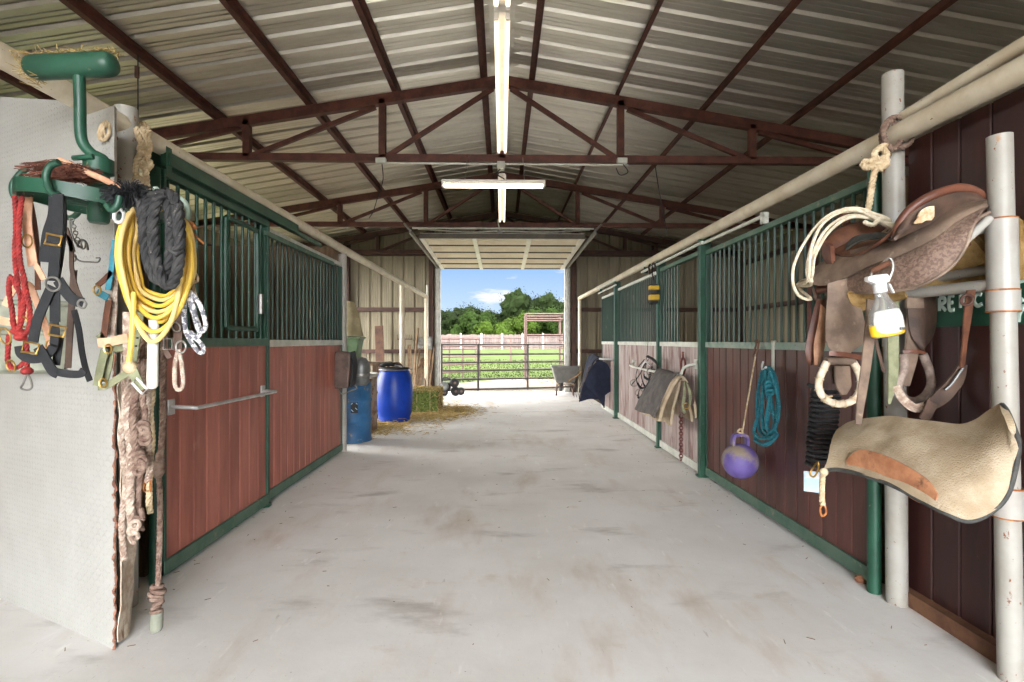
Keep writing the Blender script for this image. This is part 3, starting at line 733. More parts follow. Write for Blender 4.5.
HK = [([(27, 168), (20, 174), (13, 184), (13, 193), (17, 199), (24, 197), (31, 192)], 2.03), ([(59, 162), (50, 166), (46, 176), (48, 187), (53, 194), (60, 196)], 1.80), ([(80, 207), (77, 214), (70, 218), (64, 215), (62, 208)], 2.28),
      ([(155, 188), (160, 196), (161, 204), (157, 209), (152, 206)], 1.92), ([(177, 197), (184, 202), (188, 211), (186, 220), (181, 223), (174, 215)], 2.0), ([(120, 196), (117, 206), (111, 210), (107, 205)], 1.79)]
for pts, Y in HK: MB().tube(crv(pp(pts, Y), 24), .0115, 10).build('hook', m_green_pale if pts[0][0] > 150 else m_green, t)

# broom lying on the ring
t = thing('hand_broom', 'reddish bristle hand broom lying on the green ring', 'broom', at(80, 172, 1.95))
MB().tube([at(60, 160, 1.95), at(123, 188, 1.86)], .011, 10).build('handle', m_leather_tan, t)
mb = MB(); rnd = random.Random(8)
a0, a1 = at(84, 176, 1.93), at(40, 180, 2.0)
for _ in range(420):
    p = a0 + V(rnd.uniform(-.05, .04), rnd.uniform(-.05, .05), rnd.uniform(-.02, .035)); q = a1 + V(rnd.uniform(-.04, .10), rnd.uniform(-.07, .07), rnd.uniform(-.02, .05))
    mb.tube([p, p.lerp(q, .5) + V(0, 0, rnd.uniform(0, .03)), q], .0016, 3)
mb.build('bristles', m_bristle, t, smooth=False)

# olive feed tub fixed to the plate wall
wd = V(-.896, .444, 0); wn = V(-.444, -.896, 0); tc_ = V(-2.31, 2.635, 0)
t = thing('feed_tub', 'olive rubber feed tub fixed to the white plate wall behind the halters', 'feed tub', (tc_.x, tc_.y, 1.24))
MB().lathe([(0, 1.245), (.20, 1.245), (.235, 1.262), (.285, 1.45), (.295, 1.56), (.288, 1.59), (.276, 1.585), (.272, 1.50), (.22, 1.29), (0, 1.28)], tc_ + wn * .03, n=32, a0=math.pi - .02, a1=2 * math.pi + .02, sy=.72, ref=-wd).build('bowl', m_tub, t)
for zz, rr in ((1.575, .302), (1.44, .288)):
    MB().tube([tc_ + wn * (.03 + rr * .72 * math.sin(a)) - wd * (rr * math.cos(a)) + V(0, 0, zz) for a in [math.pi * i / 24 for i in range(25)]], .012, 8).build('rim', m_tub, t)

# red rope halter and tan leather straps
S = V(1, 0, 0)
t = thing('rope_halter', 'red rope halter on the far left hook with a steel snap', 'halter', at(20, 200, 1.96))
for pts in ([(15, 196), (16, 225), (15, 255), (18, 288), (21, 300), (20, 330)], [(22, 196), (19, 225), (20, 260), (25, 285), (22, 318), (17, 332)], [(18, 290), (11, 276), (9, 290), (12, 310), (15, 328), (24, 334), (27, 352), (27, 372)], [(22, 276), (26, 290), (30, 312), (28, 330), (18, 334), (12, 320)], [(9, 335), (8, 350), (8, 362), (13, 368), (20, 366), (27, 358)]):
    MB().rope(crv(pp(pts, 1.96, random.uniform(-.015, .015)), 30), .0085, .045).build('rope', m_red_rope, t)
for px, py, r in ((24, 322, .02), (5, 336, .03), (11, 366, .022)): MB().torus(at(px, py, 1.95), r, .0032, (.3, 1, .2), n=20, m=6).build('ring', m_brass, t)
for p in ((17, 331), (20, 337), (27, 371), (22, 333)): MB().ball(at(p[0], p[1], 1.955), (.02, .02, .016), 10).build('knot', m_red_rope, t)
MB().tube(crv(pp([(27, 374), (23, 384), (21, 388), (27, 390), (32, 387), (30, 378), (27, 374)], 1.95), 24), .004, 6).build('snap', m_zinc, t)
t = thing('leather_halter', 'tan leather halter strap with buckle hanging beside the red rope halter', 'halter', at(30, 200, 2.0))
MB().strap(pp([(28, 197), (27, 222), (30, 245), (33, 266)], 1.99), .036, S, .004, n=24).build('crown_strap', m_leather_tan, t)
MB().strap(pp([(29, 196, .02), (34, 222, .03), (37, 250, .03), (38, 290, .03)], 2.0), .02, S, .004, n=24).build('cheek_strap', m_leather_br, t)
MB().strap(pp([(34, 262), (40, 272), (44, 280)], 1.99), .02, S, .004, n=14).build('cheek_strap', m_leather_tan, t)
MB().strap(pp([(5, 306, .03), (12, 292, .03), (20, 284, .03), (30, 286, .03), (36, 300, .03), (44, 322, .03), (50, 345, .03), (42, 350, .03)], 2.02), .026, S, .004, n=40).build('nose_strap', m_leather_tan, t)
MB().strap(pp([(-6, 318), (10, 322), (22, 318), (30, 312)], 2.06), .03, (0, 0, 1), .004, n=20).build('nose_strap', m_leather_tan, t)
for p, r in (((27, 241), .024), ((50, 345), .018)): MB().torus(at(p[0], p[1], 1.975), r, .003, (0, 1, 0), n=20, m=6, sx=.8).build('buckle', m_brass, t)
# black nylon halter
t = thing('nylon_halter', 'black nylon halter with brass fittings hanging on the near green hook', 'halter', at(55, 195, 1.8))
def st(nm, pts, Y, w, mat, par=None, n=24, side=S, th=.004): return MB().strap(pp(pts, Y), w, side, th, n=n).build(nm, mat, par or t)
st('crown_strap', [(58, 194), (58, 225), (55, 255), (53, 281)], 1.79, .036, m_black)
st('crown_strap', [(54, 194, .02), (53, 215, .03), (47, 235, .03), (44, 262, .03)], 1.80, .034, m_black)
st('crown_strap', [(62, 195, .03), (63, 225, .03), (60, 255, .02), (56, 280, .01)], 1.81, .026, m_black)
st('cheek_strap', [(52, 286), (44, 304), (37, 322), (33, 342)], 1.79, .034, m_black)
st('cheek_strap', [(55, 288), (55, 305), (55, 322)], 1.80, .034, m_black)
st('throat_strap', [(58, 280), (66, 292), (74, 300), (83, 303)], 1.79, .036, m_black, side=(0, 0, 1))
st('nose_band', [(19, 346), (21, 354), (31, 359), (44, 357), (53, 347), (55, 335), (54, 322)], 1.80, .03, m_black, n=36, side=(.3, 0, 1))
st('chin_strap', [(38, 347), (45, 358), (52, 370), (58, 374)], 1.79, .034, m_black)
st('chin_strap', [(57, 372), (68, 374), (80, 374), (84, 370)], 1.79, .026, m_black, side=(0, 0, 1))
st('chin_strap', [(60, 335), (58, 350), (56, 365)], 1.82, .026, m_black)
for p, r in (((53, 284), .024), ((82, 304), .014)): MB().torus(at(p[0], p[1], 1.785), r, .0038, (0, 1, .15), n=22, m=6).build('ring', m_zinc, t)
for p in ((30, 348), (57, 331), (53, 240)):
    c = at(p[0], p[1], 1.78)
    MB().tube([c + V(-.028, 0, -.012), c + V(.022, 0, -.02), c + V(.03, 0, .012), c + V(-.02, 0, .022)], .0042, 6, True).build('buckle', m_brass, t)
# grey bridle with bit behind it
t = thing('bridle', 'dark bridle with chain and wire bit hanging right of the black halter', 'bridle', at(70, 212, 2.1))
st('cheek_strap', [(66, 228), (71, 245), (72, 270), (77, 290), (83, 302)], 2.0, .016, m_leather_dk)
st('cheek_strap', [(74, 270), (72, 300), (70, 330), (68, 368)], 2.02, .024, m_leather_dk)
st('rein', [(74, 310), (79, 330), (82, 352), (86, 370), (90, 381)], 2.0, .022, m_black)
st('brow_band', [(62, 238), (66, 236), (70, 242), (73, 252)], 2.0, .018, m_leather_dk)
MB().tube(crv(pp([(70, 218), (71, 232), (76, 243), (82, 248), (80, 240), (86, 242), (88, 250)], 2.05), 40), .0042, 6).build('bit', m_zinc, t)
MB().tube(crv(pp([(74, 256), (80, 261), (90, 262), (98, 262), (100, 258), (96, 258)], 2.05), 30), .003, 6).build('curb_wire', m_zinc, t)
mb = MB()
for i in range(9): mb.torus(at(72 + i * .9, 220 + i * 3.2, 2.04), .007, .0022, (1, (i % 2) * 2 - 1, 0), n=10, m=5)
mb.build('curb_chain', m_zinc, t)
for p, r in (((83, 245), .016), ((74, 258), .013)): MB().torus(at(p[0], p[1], 2.03), r, .003, (.4, 1, 0), n=16, m=5).build('bit_ring', m_zinc, t)
# olive halter
t = thing('web_halter', 'olive and tan web halter with teal pieces hanging left of the yellow hose', 'halter', at(112, 250, 2.0))
st('crown_strap', [(115, 240), (113, 255), (111, 272), (108, 290)], 2.0, .02, m_teal_web)
st('crown_strap', [(116, 262), (114, 285), (113, 312), (111, 335)], 2.03, .03, m_cotton_dirty)
st('cheek_strap', [(97, 286), (104, 280), (112, 272)], 2.0, .02, m_leather_br)
st('cheek_strap', [(97, 292), (103, 295), (108, 298)], 1.99, .026, m_teal_web, n=10)
st('cheek_strap', [(109, 300), (106, 320), (103, 343)], 2.0, .024, m_leather_br)
st('nose_band', [(98, 343), (108, 342), (118, 340), (128, 338)], 1.97, .034, m_leather_tan, side=(0, 0, 1))
st('nose_band', [(99, 334), (108, 345), (118, 348), (126, 345)], 2.0, .028, m_olive, side=(0, 0, 1))
st('jaw_strap', [(105, 350), (101, 366), (97, 386)], 1.98, .03, m_olive)
st('jaw_strap', [(110, 346), (109, 362), (104, 382)], 2.0, .03, m_olive)
st('chin_strap', [(98, 387), (106, 386), (116, 380), (130, 371)], 1.98, .026, m_olive, side=(0, 0, 1))
for p in ((108, 349), (103, 383), (97, 290)): MB().torus(at(p[0], p[1], 1.965), .017, .0035, (0, 1, 0), n=14, m=5, sx=.8).build('buckle', m_brass, t)

# yellow hose
t = thing('garden_hose', 'yellow hose coiled in many loops on the green rack', 'hose', at(150, 205, 1.9))
rnd = random.Random(21)
for i in range(9):
    k = i / 8; bt = [342, 332, 318, 312, 306, 322, 300, 314, 296][i]; l = [121, 118, 124, 120, 129, 126, 134, 131, 138][i]; r = [181, 190, 188, 192, 187, 183, 189, 186, 184][i]
    pts = [(150, 206 + i), (134, 209 + i % 3), (l + 3, 226), (l - 1, 252), (l + 3, 280), (lerp(l, 156, .4), lerp(280, bt, .62)), (158 + (i - 4) * 1.5, bt), (lerp(r, 158, .45), lerp(284, bt, .66)), (r, 280), (r + 2, 255), (r - 4, 226), (168, 208)]
    MB().tube(crv([at(x, y, 1.90 + .012 * i + rnd.uniform(-.006, .006) + (.03 if 140 < x < 172 and y < 230 else 0)) for x, y in pts], 90, True), .0085, 9, True).build('coil_loop', m_yellow if i % 3 else m_yellow_pale, t)
MB().tube(crv(pp([(134, 292), (133, 320), (131, 345), (129, 362)], 1.9), 20), .009, 8).build('hose_end', m_yellow, t)
MB().torus(at(119, 216, 1.9), .024, .006, (.3, 1, 0), n=18, m=8).build('end_ring', m_label, t)
# thick black rope
t = thing('lead_rope', 'thick black braided rope coiled in front of the yellow hose', 'rope', at(160, 195, 1.84))
for i, (l, r, tp, bt) in enumerate([(144, 171, 194, 282), (153, 180, 192, 287)]):
    pts = [((l + r) / 2, tp), (l + 3, tp + 10), (l, tp + 40), (l + 5, lerp(tp, bt, .8)), ((l + r) / 2 + 2, bt), (r - 2, lerp(tp, bt, .8)), (r, tp + 36), (r - 4, tp + 9)]
    MB().rope(crv([at(x, y, 1.865 - .018 * (i % 2) - .01 * i) for x, y in pts], 60, True), .0185, .1, 3, 8, True).build('coil_loop', m_black_rope, t)
MB().rope(crv(pp([(176, 205), (178, 225), (180, 244), (176, 252), (171, 246), (171, 228)], 1.82), 30), .0175, .1, 3, 8).build('coil_loop', m_black_rope, t)
mb = MB(); rnd = random.Random(14); c = at(128, 193, 1.86)
for _ in range(500):
    d = V(rnd.gauss(0, 1), rnd.gauss(0, 1), rnd.gauss(0, .7)).normalized(); k = rnd.uniform(.02, .06)
    mb.tube([c + V(d.x * .03, 0, 0), c + V(d.x * .045, d.y * .02, d.z * .02) + d * k * .5, c + V(d.x * .05, d.y * .02, d.z * .015) + d * k * .8 + V(0, 0, -.008)], .0022, 3)
mb.build('frayed_end', m_black, t, smooth=False)
MB().rope(crv(pp([(135, 195), (140, 200), (142, 215), (145, 235)], 1.86), 20), .018, .075, 3, 7).build('coil_loop', m_black_rope, t)
# rusty twisted wire by the right hook
t = thing('twisted_wire', 'rusty twisted wire sticking out beside the right green hook', 'wire', at(186, 222, 1.99))
MB().tube(crv(pp([(180, 214), (186, 220), (192, 224), (186, 229), (191, 232), (204, 244)], 1.98), 30), .004, 5).tube(crv(pp([(181, 222), (188, 226), (196, 228), (190, 222), (183, 224)], 1.97), 24), .006, 5).build('wire', m_rust, t)
# narrow yellow cord on the right of the coil
tag(MB().tube(crv(pp([(183, 225), (189, 255), (194, 270), (198, 280), (193, 284), (197, 300)], 1.99), 30), .006, 6).build('tan_cord', m_cotton), 'thin tan cord hanging right of the yellow hose in front of the green bars', 'cord')
# grey white rope
t = thing('lead_rope', 'grey and white flecked rope doubled up below the right hook', 'rope', at(190, 290, 1.97))
for pts in ([(187, 292), (184, 308), (185, 326), (189, 338), (197, 350), (202, 353), (203, 347), (196, 338), (190, 332)], [(192, 293), (200, 305), (205, 320), (205, 328), (200, 332), (196, 322), (193, 306), (189, 296)], [(190, 292), (191, 306), (196, 318), (200, 330), (197, 338), (190, 336)]):
    MB().rope(crv(pp(pts, 1.96, random.uniform(-.01, .01)), 40), .0085, .03).build('rope', m_rope_grey, t)
MB().ball(at(190, 297, 1.96), (.02, .02, .028), 10).build('knot', m_rope_grey, t)
# leather strap with ring
t = thing('tie_strap', 'dark leather strap with steel ring and braided loop hanging below the hose', 'strap', at(179, 300, 1.98))
MB().strap(pp([(178, 296), (178, 318), (178, 336), (178, 350)], 1.97), .032, S, .006, n=20).build('strap', m_leather_dk, t)
MB().torus(at(181, 347, 1.955), .022, .0035, (.2, 1, 0), n=18, m=6).build('ring', m_zinc, t)
MB().torus(at(176, 327, 1.955), .018, .003, (.2, 1, .3), n=18, m=6).build('ring', m_zinc, t)
MB().rope(crv(pp([(178, 350), (175, 366), (175, 384), (179, 390), (183, 384), (182, 366), (179, 350)], 1.965), 36), .008, .03).build('loop', m_cotton_dirty, t)
t = thing('tie_strap', 'narrow grey strap with buckle hanging right of the white stick', 'strap', at(166, 320, 2.0))
MB().strap(pp([(167, 318), (166, 335), (166, 350), (170, 358)], 1.99), .02, S, .005, n=18).build('strap', m_leather_dk, t)
c = at(168, 344, 1.975); MB().tube([c + V(-.016, 0, -.02), c + V(.016, 0, -.02), c + V(.016, 0, .02), c + V(-.016, 0, .02)], .0035, 6, True).build('buckle', m_zinc, t)
# white stick
t = thing('stick_handle', 'white wooden stick hanging straight down below the yellow hose', 'stick', at(153, 322, 1.95))
MB().tube([at(154, 318, 1.96), at(153, 350, 1.95), at(152.5, 380, 1.95), at(152.5, 386, 1.95), at(152.5, 388.5, 1.95)], [.017, .018, .019, .018, .01], 14).build('shaft', m_lamp_white, t); W_ = LAST[0]
MB().torus(at(154, 319, 1.96), .018, .004, (0, 0, 1), n=16, m=6).build('ferrule', m_leather_br, W_)
# olive strap with square buckle
t = thing('tie_strap', 'olive strap with punched holes and pale square buckle hanging left of the white stick', 'strap', at(137, 310, 1.97))
MB().strap(pp([(141, 312), (138, 330), (135, 350), (133, 362)], 1.97), .028, S, .005, n=20).build('strap', m_olive, t)
MB().strap(pp([(127, 312), (127, 340), (128, 362)], 1.98), .03, S, .005, n=20).build('strap', m_cotton_dirty, t)
MB().strap(pp([(131, 366), (136, 378), (142, 390)], 1.95), .036, S, .005, n=14).build('tail', m_olive, t)
c = at(139, 386, 1.94); MB().tube([c + V(-.025, 0, .012), c + V(.012, 0, -.03), c + V(.03, 0, -.012), c + V(-.008, 0, .03)], .005, 6, True).build('buckle', m_label, t)
MB().ball(at(130, 367, 1.95), (.026, .02, .026), 10).build('knot', m_cotton, t)
for i in range(4): MB().box(at(140 - i * 1.4, 322 + i * 8, 1.962), (.006, .004, .006)).build('hole', m_dark, t, smooth=False)
# bundle of old lead ropes
rnd = random.Random(31)
def bundle(pts, r, mat, lb, Y, grp='old ropes hanging in a bundle', end=None):
    t = thing('lead_rope', lb, 'rope', at(pts[0][0], pts[0][1], Y), grp)
    MB().rope(crv(pp(pts, Y), 60), r, r * 4.4).build('rope', mat, t)
    if end == 'knot':
        for q in range(4): MB().torus(at(pts[-1][0] + rnd.uniform(-2, 2), pts[-1][1] - q * 5, Y - .015), .016, .009, (rnd.gauss(0, 1), 1, rnd.gauss(0, 1)), n=14, m=7).build('knot', mat, t)
    elif end == 'snap':
        c = at(pts[-1][0], pts[-1][1] + 4, Y); MB().tube([c + V(-.014, 0, -.022), c + V(.014, 0, -.022), c + V(.014, 0, .022), c + V(-.014, 0, .022)], .005, 6, True).build('snap', m_rust, t)
    return t
bundle([(127, 330), (124, 360), (125, 400), (122, 440), (126, 480), (122, 520), (124, 560)], .013, m_cotton_dirty, 'pale speckled rope at the left of the rope bundle, nearest the plate wall end', 2.2)
bundle([(133, 340), (130, 380), (128, 420), (131, 450), (130, 500), (134, 540)], .017, m_cotton_dirty, 'thick pinkish braided rope in the middle of the rope bundle', 2.15, end='knot')
bundle([(136, 350), (136, 385), (133, 420), (137, 455), (139, 470)], .015, m_rope_brown, 'brown rope ending in knots in the middle of the rope bundle', 2.12, end='knot')
bundle([(141, 330), (142, 370), (139, 405), (141, 450), (138, 500), (140, 528)], .013, m_rope_brown, 'thin brown rope reaching lowest in the rope bundle', 2.18, end='knot')
bundle([(147, 330), (146, 370), (148, 395), (147, 430), (150, 465), (147, 482)], .012, m_cotton_dirty, 'rope ending in a rusty square snap left of the green door post', 2.2, end='snap')
bundle([(151, 335), (152, 395), (150, 410), (152, 440), (150, 462), (149, 500), (150, 513)], .013, m_cotton, 'cream rope hanging closest to the green door post', 2.22)
bundle([(144, 360), (143, 400), (145, 412), (144, 440)], .011, m_rope_brown, 'short brown rope with a rounded knot in the rope bundle', 2.1, end='knot')
# long lead rope with a bound end
t = thing('lead_rope', 'long grey rope with a bound stiff end hanging to the floor by the left door', 'rope', at(160, 345, 2.4))
MB().rope(crv(pp([(164, 340), (163, 380), (163, 410), (162, 440), (160, 460)], 2.38), 50), .014, .06).build('rope', m_rope_brown, t)
MB().ball(at(158, 468, 2.38), (.03, .03, .05), 12).ball(at(160, 458, 2.38), (.02, .02, .035), 10).build('knot', m_rope_brown, t)
MB().rope(crv(pp([(159, 474), (160, 510), (159, 560), (158, 585)], 2.39), 30), .012, .05).build('lower_rope', m_rope_brown, t)
for i in range(7): MB().torus(at(157 + math.sin(i * 2) * 1.5, 586 + i * 4.2, 2.42), .021 + .006 * math.sin(i), .010, (math.sin(i) * .4, .2, 1), n=16, m=7).build('binding', m_rope_brown, t)
MB().tube(pp([(157, 612), (156, 628), (156, 631)], 2.44), [.026, .028, .022], 12).build('stiff_end', m_tub, t)
# knotted cotton rope on the white post
t = thing('knotted_rope', 'cream cotton rope knotted round the left pipe rail beside the white post', 'rope', at(142, 150, 2.78))
MB().rope(crv([V(-1.985, 2.86, 2.60), V(-1.93, 2.84, 2.54), V(-1.95, 2.82, 2.47), V(-2.03, 2.84, 2.47), V(-2.06, 2.88, 2.55)], 30, True), .014, .06, closed=True).build('loop', m_cotton, t)
for pts in ([(141, 128), (147, 138), (150, 148), (145, 154), (140, 150), (143, 142), (148, 150), (146, 160), (141, 164), (146, 169), (151, 164), (146, 160), (146, 172), (147, 189)], [(136, 128), (140, 140), (144, 148), (137, 160), (135, 170), (137, 178)]):
    MB().rope(crv(pp(pts, 2.74), 70), .016, .065).build('rope', m_cotton, t)
MB().ball(at(139, 180, 2.73), (.035, .03, .022), 12).build('bound_end', m_cotton, t)
t = thing('rope_coil', 'small coil of tan rope hung near the top of the white plate wall', 'rope', at(104, 131, 2.38))
for i in range(3): MB().torus(at(104 + i * .6, 131 + i, 2.385 - i * .008), .045 - .006 * i, .006, (-.444, -.896, .1), n=26, m=6).build('coil_loop', m_cotton, t)
MB().tube(crv(pp([(107, 140), (104, 132), (103, 126), (104, 122)], 2.38), 10), .005, 6).build('tail', m_cotton, t)

# ================================================================ left storage corner
# barn fan on the white post
p = at(346, 368, 6.32)
t = thing('barn_fan', 'dusty brown box fan fixed to the white post at the end of the left stalls', 'fan', (p.x, 6.32, p.z))
a, b = at(335, 388, 6.32), at(351, 351, 6.32)
mb = MB(); fx0, fx1, fz0, fz1 = a.x, b.x, a.z, b.z
o = MB().prism([(fx0, 6.2, fz0), (fx1, 6.2, fz0 + .01), (fx1 + .03, 6.2, fz1 - .02), (fx0 + .03, 6.2, fz1)], (0, .22, 0)).build('housing', m_fan, t, smooth=False, bevel=.02)
c = at(351, 369, 6.4)
MB().sheet([[(fx1 + .02, 6.2, fz1 - .01), (fx1 + .05, 6.22, lerp(fz0, fz1, .6)), (fx1 + .02, 6.22, fz0 + .02)], [(fx1 + .02, 6.4, fz1), (fx1 + .045, 6.4, lerp(fz0, fz1, .6)), (fx1 + .02, 6.4, fz0 + .04)]], .02, 14, 4).build('guard', m_rubber, t)
c = at(361.5, 370, 6.6)
MB().lathe([(0, -.2), (.07, -.19), (.10, -.15), (.105, .04), (.095, .1), (.06, .15), (0, .17)], c, n=20).build('motor', m_motor, t); W_ = LAST[0]
MB().lathe([(.108, -.08), (.115, -.06), (.108, -.04)], c, n=20).build('motor_band', m_zinc, W_)
MB().tube([at(355, 375, 6.5), c], .02, 8).build('bracket', m_zinc, t)
MB().tube(crv([at(338, 388, 6.3), at(342, 394, 6.3), at(350, 391, 6.35), at(357, 388, 6.5), at(352, 384, 6.5)], 24), .008, 6).build('cord', m_zinc, t)
# blue steel drum
def drum(lb, name, c, r, h, mat, rimm):
    t = thing(name, lb, 'drum', c)
    pr = [(0, .012), (r - .012, .012), (r, .0), (r, .018), (r - .01, .03)]
    for k_ in (.34, .66):
        pr += [(r - .01, h * k_ - .03), (r + .004, h * k_ - .012), (r + .004, h * k_ + .012), (r - .01, h * k_ + .03)]
    pr += [(r - .01, h - .03)]
    MB().lathe(pr, c, n=36).build('body', mat, t)
    MB().lathe([(r - .012, h - .05), (r + .012, h - .045), (r + .014, h - .01), (r + .008, h), (r - .02, h), (r - .03, h - .015), (0, h - .015)], c, n=36).build('lid_ring', rimm, t)
    return t
dc = V(-2.13, 7.28, 0)
t = drum('rusty blue steel drum with a black emblem beside the barn fan', 'steel_drum', dc, .285, .87, m_blue_steel, M('rusty_rim', (150, 134, 118), (110, 92, 78), .6, .3, scale=12))
# emblem on the drum: a black square badge with pale squares
def on_drum(px, py): # point on the drum surface
    for k_ in range(400):
        p = at(px, py, 6.8 + k_ * .002)
        if (p.xy - dc.xy).length < .282: return p
    return p
mb = MB(); q = [on_drum(351, 402), on_drum(358, 402), on_drum(358, 413), on_drum(351, 413)]
mb.prism(q, (.0, -.008, 0)); E_ = mb.build('emblem', m_rubber, t, smooth=False)
mb = MB()
[mb.tube([on_drum(a_, b_) + V(0, -.01, 0), on_drum(c_, d_) + V(0, -.01, 0)], .005, 6) for a_, b_, c_, d_ in ((351.2, 404.5, 352.6, 403), (356.2, 403.2, 357.6, 404.2), (351.4, 409.5, 353.4, 411.6), (355.6, 408, 357.4, 409.6))]
mb.build('emblem_mark', m_tagblue, E_, smooth=False)
t = drum('pale rusty steel drum behind the blue steel drum', 'steel_drum', V(-2.22, 7.98, 0), .285, .9, M('pale_rusty_steel', (170, 150, 132), (120, 92, 74), .6, .2, scale=6, spots=[(8, S1, .55, .7, (96, 70, 56))]), m_pale)
# blue plastic barrel
bc = V(-1.87, 8.95, 0)
t = thing('plastic_barrel', 'bright blue plastic barrel with black lid on the left by the hay', 'barrel', bc)
MB().lathe([(0, .0), (.22, .0), (.262, .025), (.272, .07), (.268, .085), (.290, .15), (.307, .32), (.312, .47), (.308, .62), (.292, .76), (.266, .85), (.245, .885), (.240, .90), (0, .90)], bc, n=40).build('body', m_blue, t)
MB().lathe([(0, .898), (.252, .898), (.258, .905), (.258, .93), (.25, .94), (.2, .942), (.19, .93), (0, .93)], bc, n=40).build('lid', m_rubber, t)
MB().torus(bc + V(0, 0, .905), .262, .011, n=40, m=8).build('clamp_ring', m_zinc, t); W_ = LAST[0]
MB().bb(bc + V(.23, -.06, .89), bc + V(.29, .04, .92)).build('clamp_lever', m_pale, W_, smooth=False, bevel=.004)
# black tool on the lid
t = thing('hose_nozzle', 'black and grey hose nozzle lying on the blue barrel lid', 'nozzle', bc + V(-.05, 0, .945))
MB().tube(crv([bc + V(-.24, -.02, .975), bc + V(-.1, -.04, 1.0), bc + V(.06, -.02, .985)], 12), [.02, .03, .04, .04, .035, .03, .03, .03, .03, .025, .02, .02], 10).build('barrel', m_rubber, t)
MB().tube(crv([bc + V(.0, -.03, .985), bc + V(.1, -.08, .965), bc + V(.16, -.12, .955)], 10), .016, 8).build('grip', m_motor, t)
MB().tube(crv([bc + V(-.2, 0, .97), bc + V(-.15, .05, 1.02), bc + V(-.05, .06, 1.01), bc + V(.02, 0, .96)], 12), .012, 8).build('lever', m_zinc, t)
t = thing('cloth_rag', 'dark rag bunched at the back of the blue barrel lid', 'rag', bc + V(-.05, .1, .945))
mb = MB()
mb.sheet([[bc + V(-.2 + .02 * j, .06 + .05 * j, .95 + .09 * math.sin(j * 1.3 + .4)), bc + V(-.1, .05 + .05 * j, 1.0 + .05 * math.sin(j * 2.)), bc + V(.02, .06 + .05 * j, .98 + .04 * math.cos(j * 2)), bc + V(.12, .05 + .04 * j, .95)] for j in range(4)], .01, 20, 10, .02, 7)
mb.build('cloth', m_leather_dk, t)
# hay bale
hb0 = fl(411, 413); hb1 = fl(438, 411)
t = thing('hay_bale', 'green hay bale beside the blue barrel', 'hay bale', (-1.5, 10.3, 0))
x0, x1, y0, y1, h = -1.78, -1.24, 9.85, 10.75, .45
mb = MB(); G = 14
def face(o, u, v, nu, nv):
    vs = []
    nn = Vector(u).cross(Vector(v)).normalized()
    for j in range(nv + 1):
        for i in range(nu + 1):
            p = Vector(o) + Vector(u) * (i / nu) + Vector(v) * (j / nv)
            e = min(i, nu - i) / nu * min(j, nv - j) / nv
            vs.append(p + nn * noise.noise(p * 14) * .022 * (1 if 0 < i < nu and 0 < j < nv else .0))
    mb.add(vs, [(j * (nu + 1) + i, j * (nu + 1) + i + 1, (j + 1) * (nu + 1) + i + 1, (j + 1) * (nu + 1) + i) for j in range(nv) for i in range(nu)])
face((x0, y0, 0), (x1 - x0, 0, 0), (0, 0, h), G, G); face((x1, y0, 0), (0, y1 - y0, 0), (0, 0, h), G, G); face((x0, y0, h), (x1 - x0, 0, 0), (0, y1 - y0, 0), G, G)
face((x0, y1, 0), (0, y0 - y1, 0), (0, 0, h), G, G); face((x1, y1, 0), (x0 - x1, 0, 0), (0, 0, h), G, G)
mb.build('bale_block', m_hay_green, t, smooth=False)
mb = MB(); rnd = random.Random(6)
for _ in range(900):
    s_ = rnd.random()
    if s_ < .4: p = V(rnd.uniform(x0, x1), rnd.uniform(y0, y1), h)
    elif s_ < .85: p = V(x1, rnd.uniform(y0, y1), rnd.uniform(0, h))
    else: p = V(rnd.uniform(x0, x1), y0, rnd.choice((rnd.uniform(0, h), h, h)))
    d = V(rnd.gauss(0, 1), rnd.gauss(0, 1), rnd.gauss(0, 1)).normalized() * rnd.uniform(.02, .06)
    mb.tube([p - d, p + d], .003, 3)
mb.build('loose_straw', m_hay, t, smooth=False, kind='stuff')
for xx in (-1.63, -1.38):
    MB().tube([(xx, y0 - .006, .0), (xx, y0 - .006, h + .006), (xx, y1, h + .006)], .004, 5).build('twine', m_cotton, t)
# loose hay on the floor
mb = MB(); rnd = random.Random(9)
for _ in range(5200):
    k_ = rnd.random()
    if k_ < .5: c = V(rnd.gauss(-1.35, .34), rnd.gauss(9.75, .36), 0)
    elif k_ < .72: c = V(rnd.gauss(-1.95, .22), rnd.gauss(8.45, .4), 0)
    elif k_ < .9: c = V(rnd.gauss(-1.0, .3), rnd.gauss(10.3, .4), 0)
    else: c = V(rnd.uniform(-2.1, -.9), rnd.uniform(7.6, 12.5), 0)
    if x0 < c.x < x1 and y0 < c.y < y1: continue
    c.z = abs(rnd.gauss(0, .025)) + .004
    a = rnd.uniform(0, 6.28); d = V(math.cos(a), math.sin(a), rnd.uniform(-.12, .12)) * rnd.uniform(.02, .07)
    mb.tube([c - d, c + d], rnd.uniform(.0025, .004), 3)
tag(mb.build('loose_hay', m_hay, smooth=False), 'loose hay strewn on the concrete by the bale and barrel', 'hay', kind='stuff')
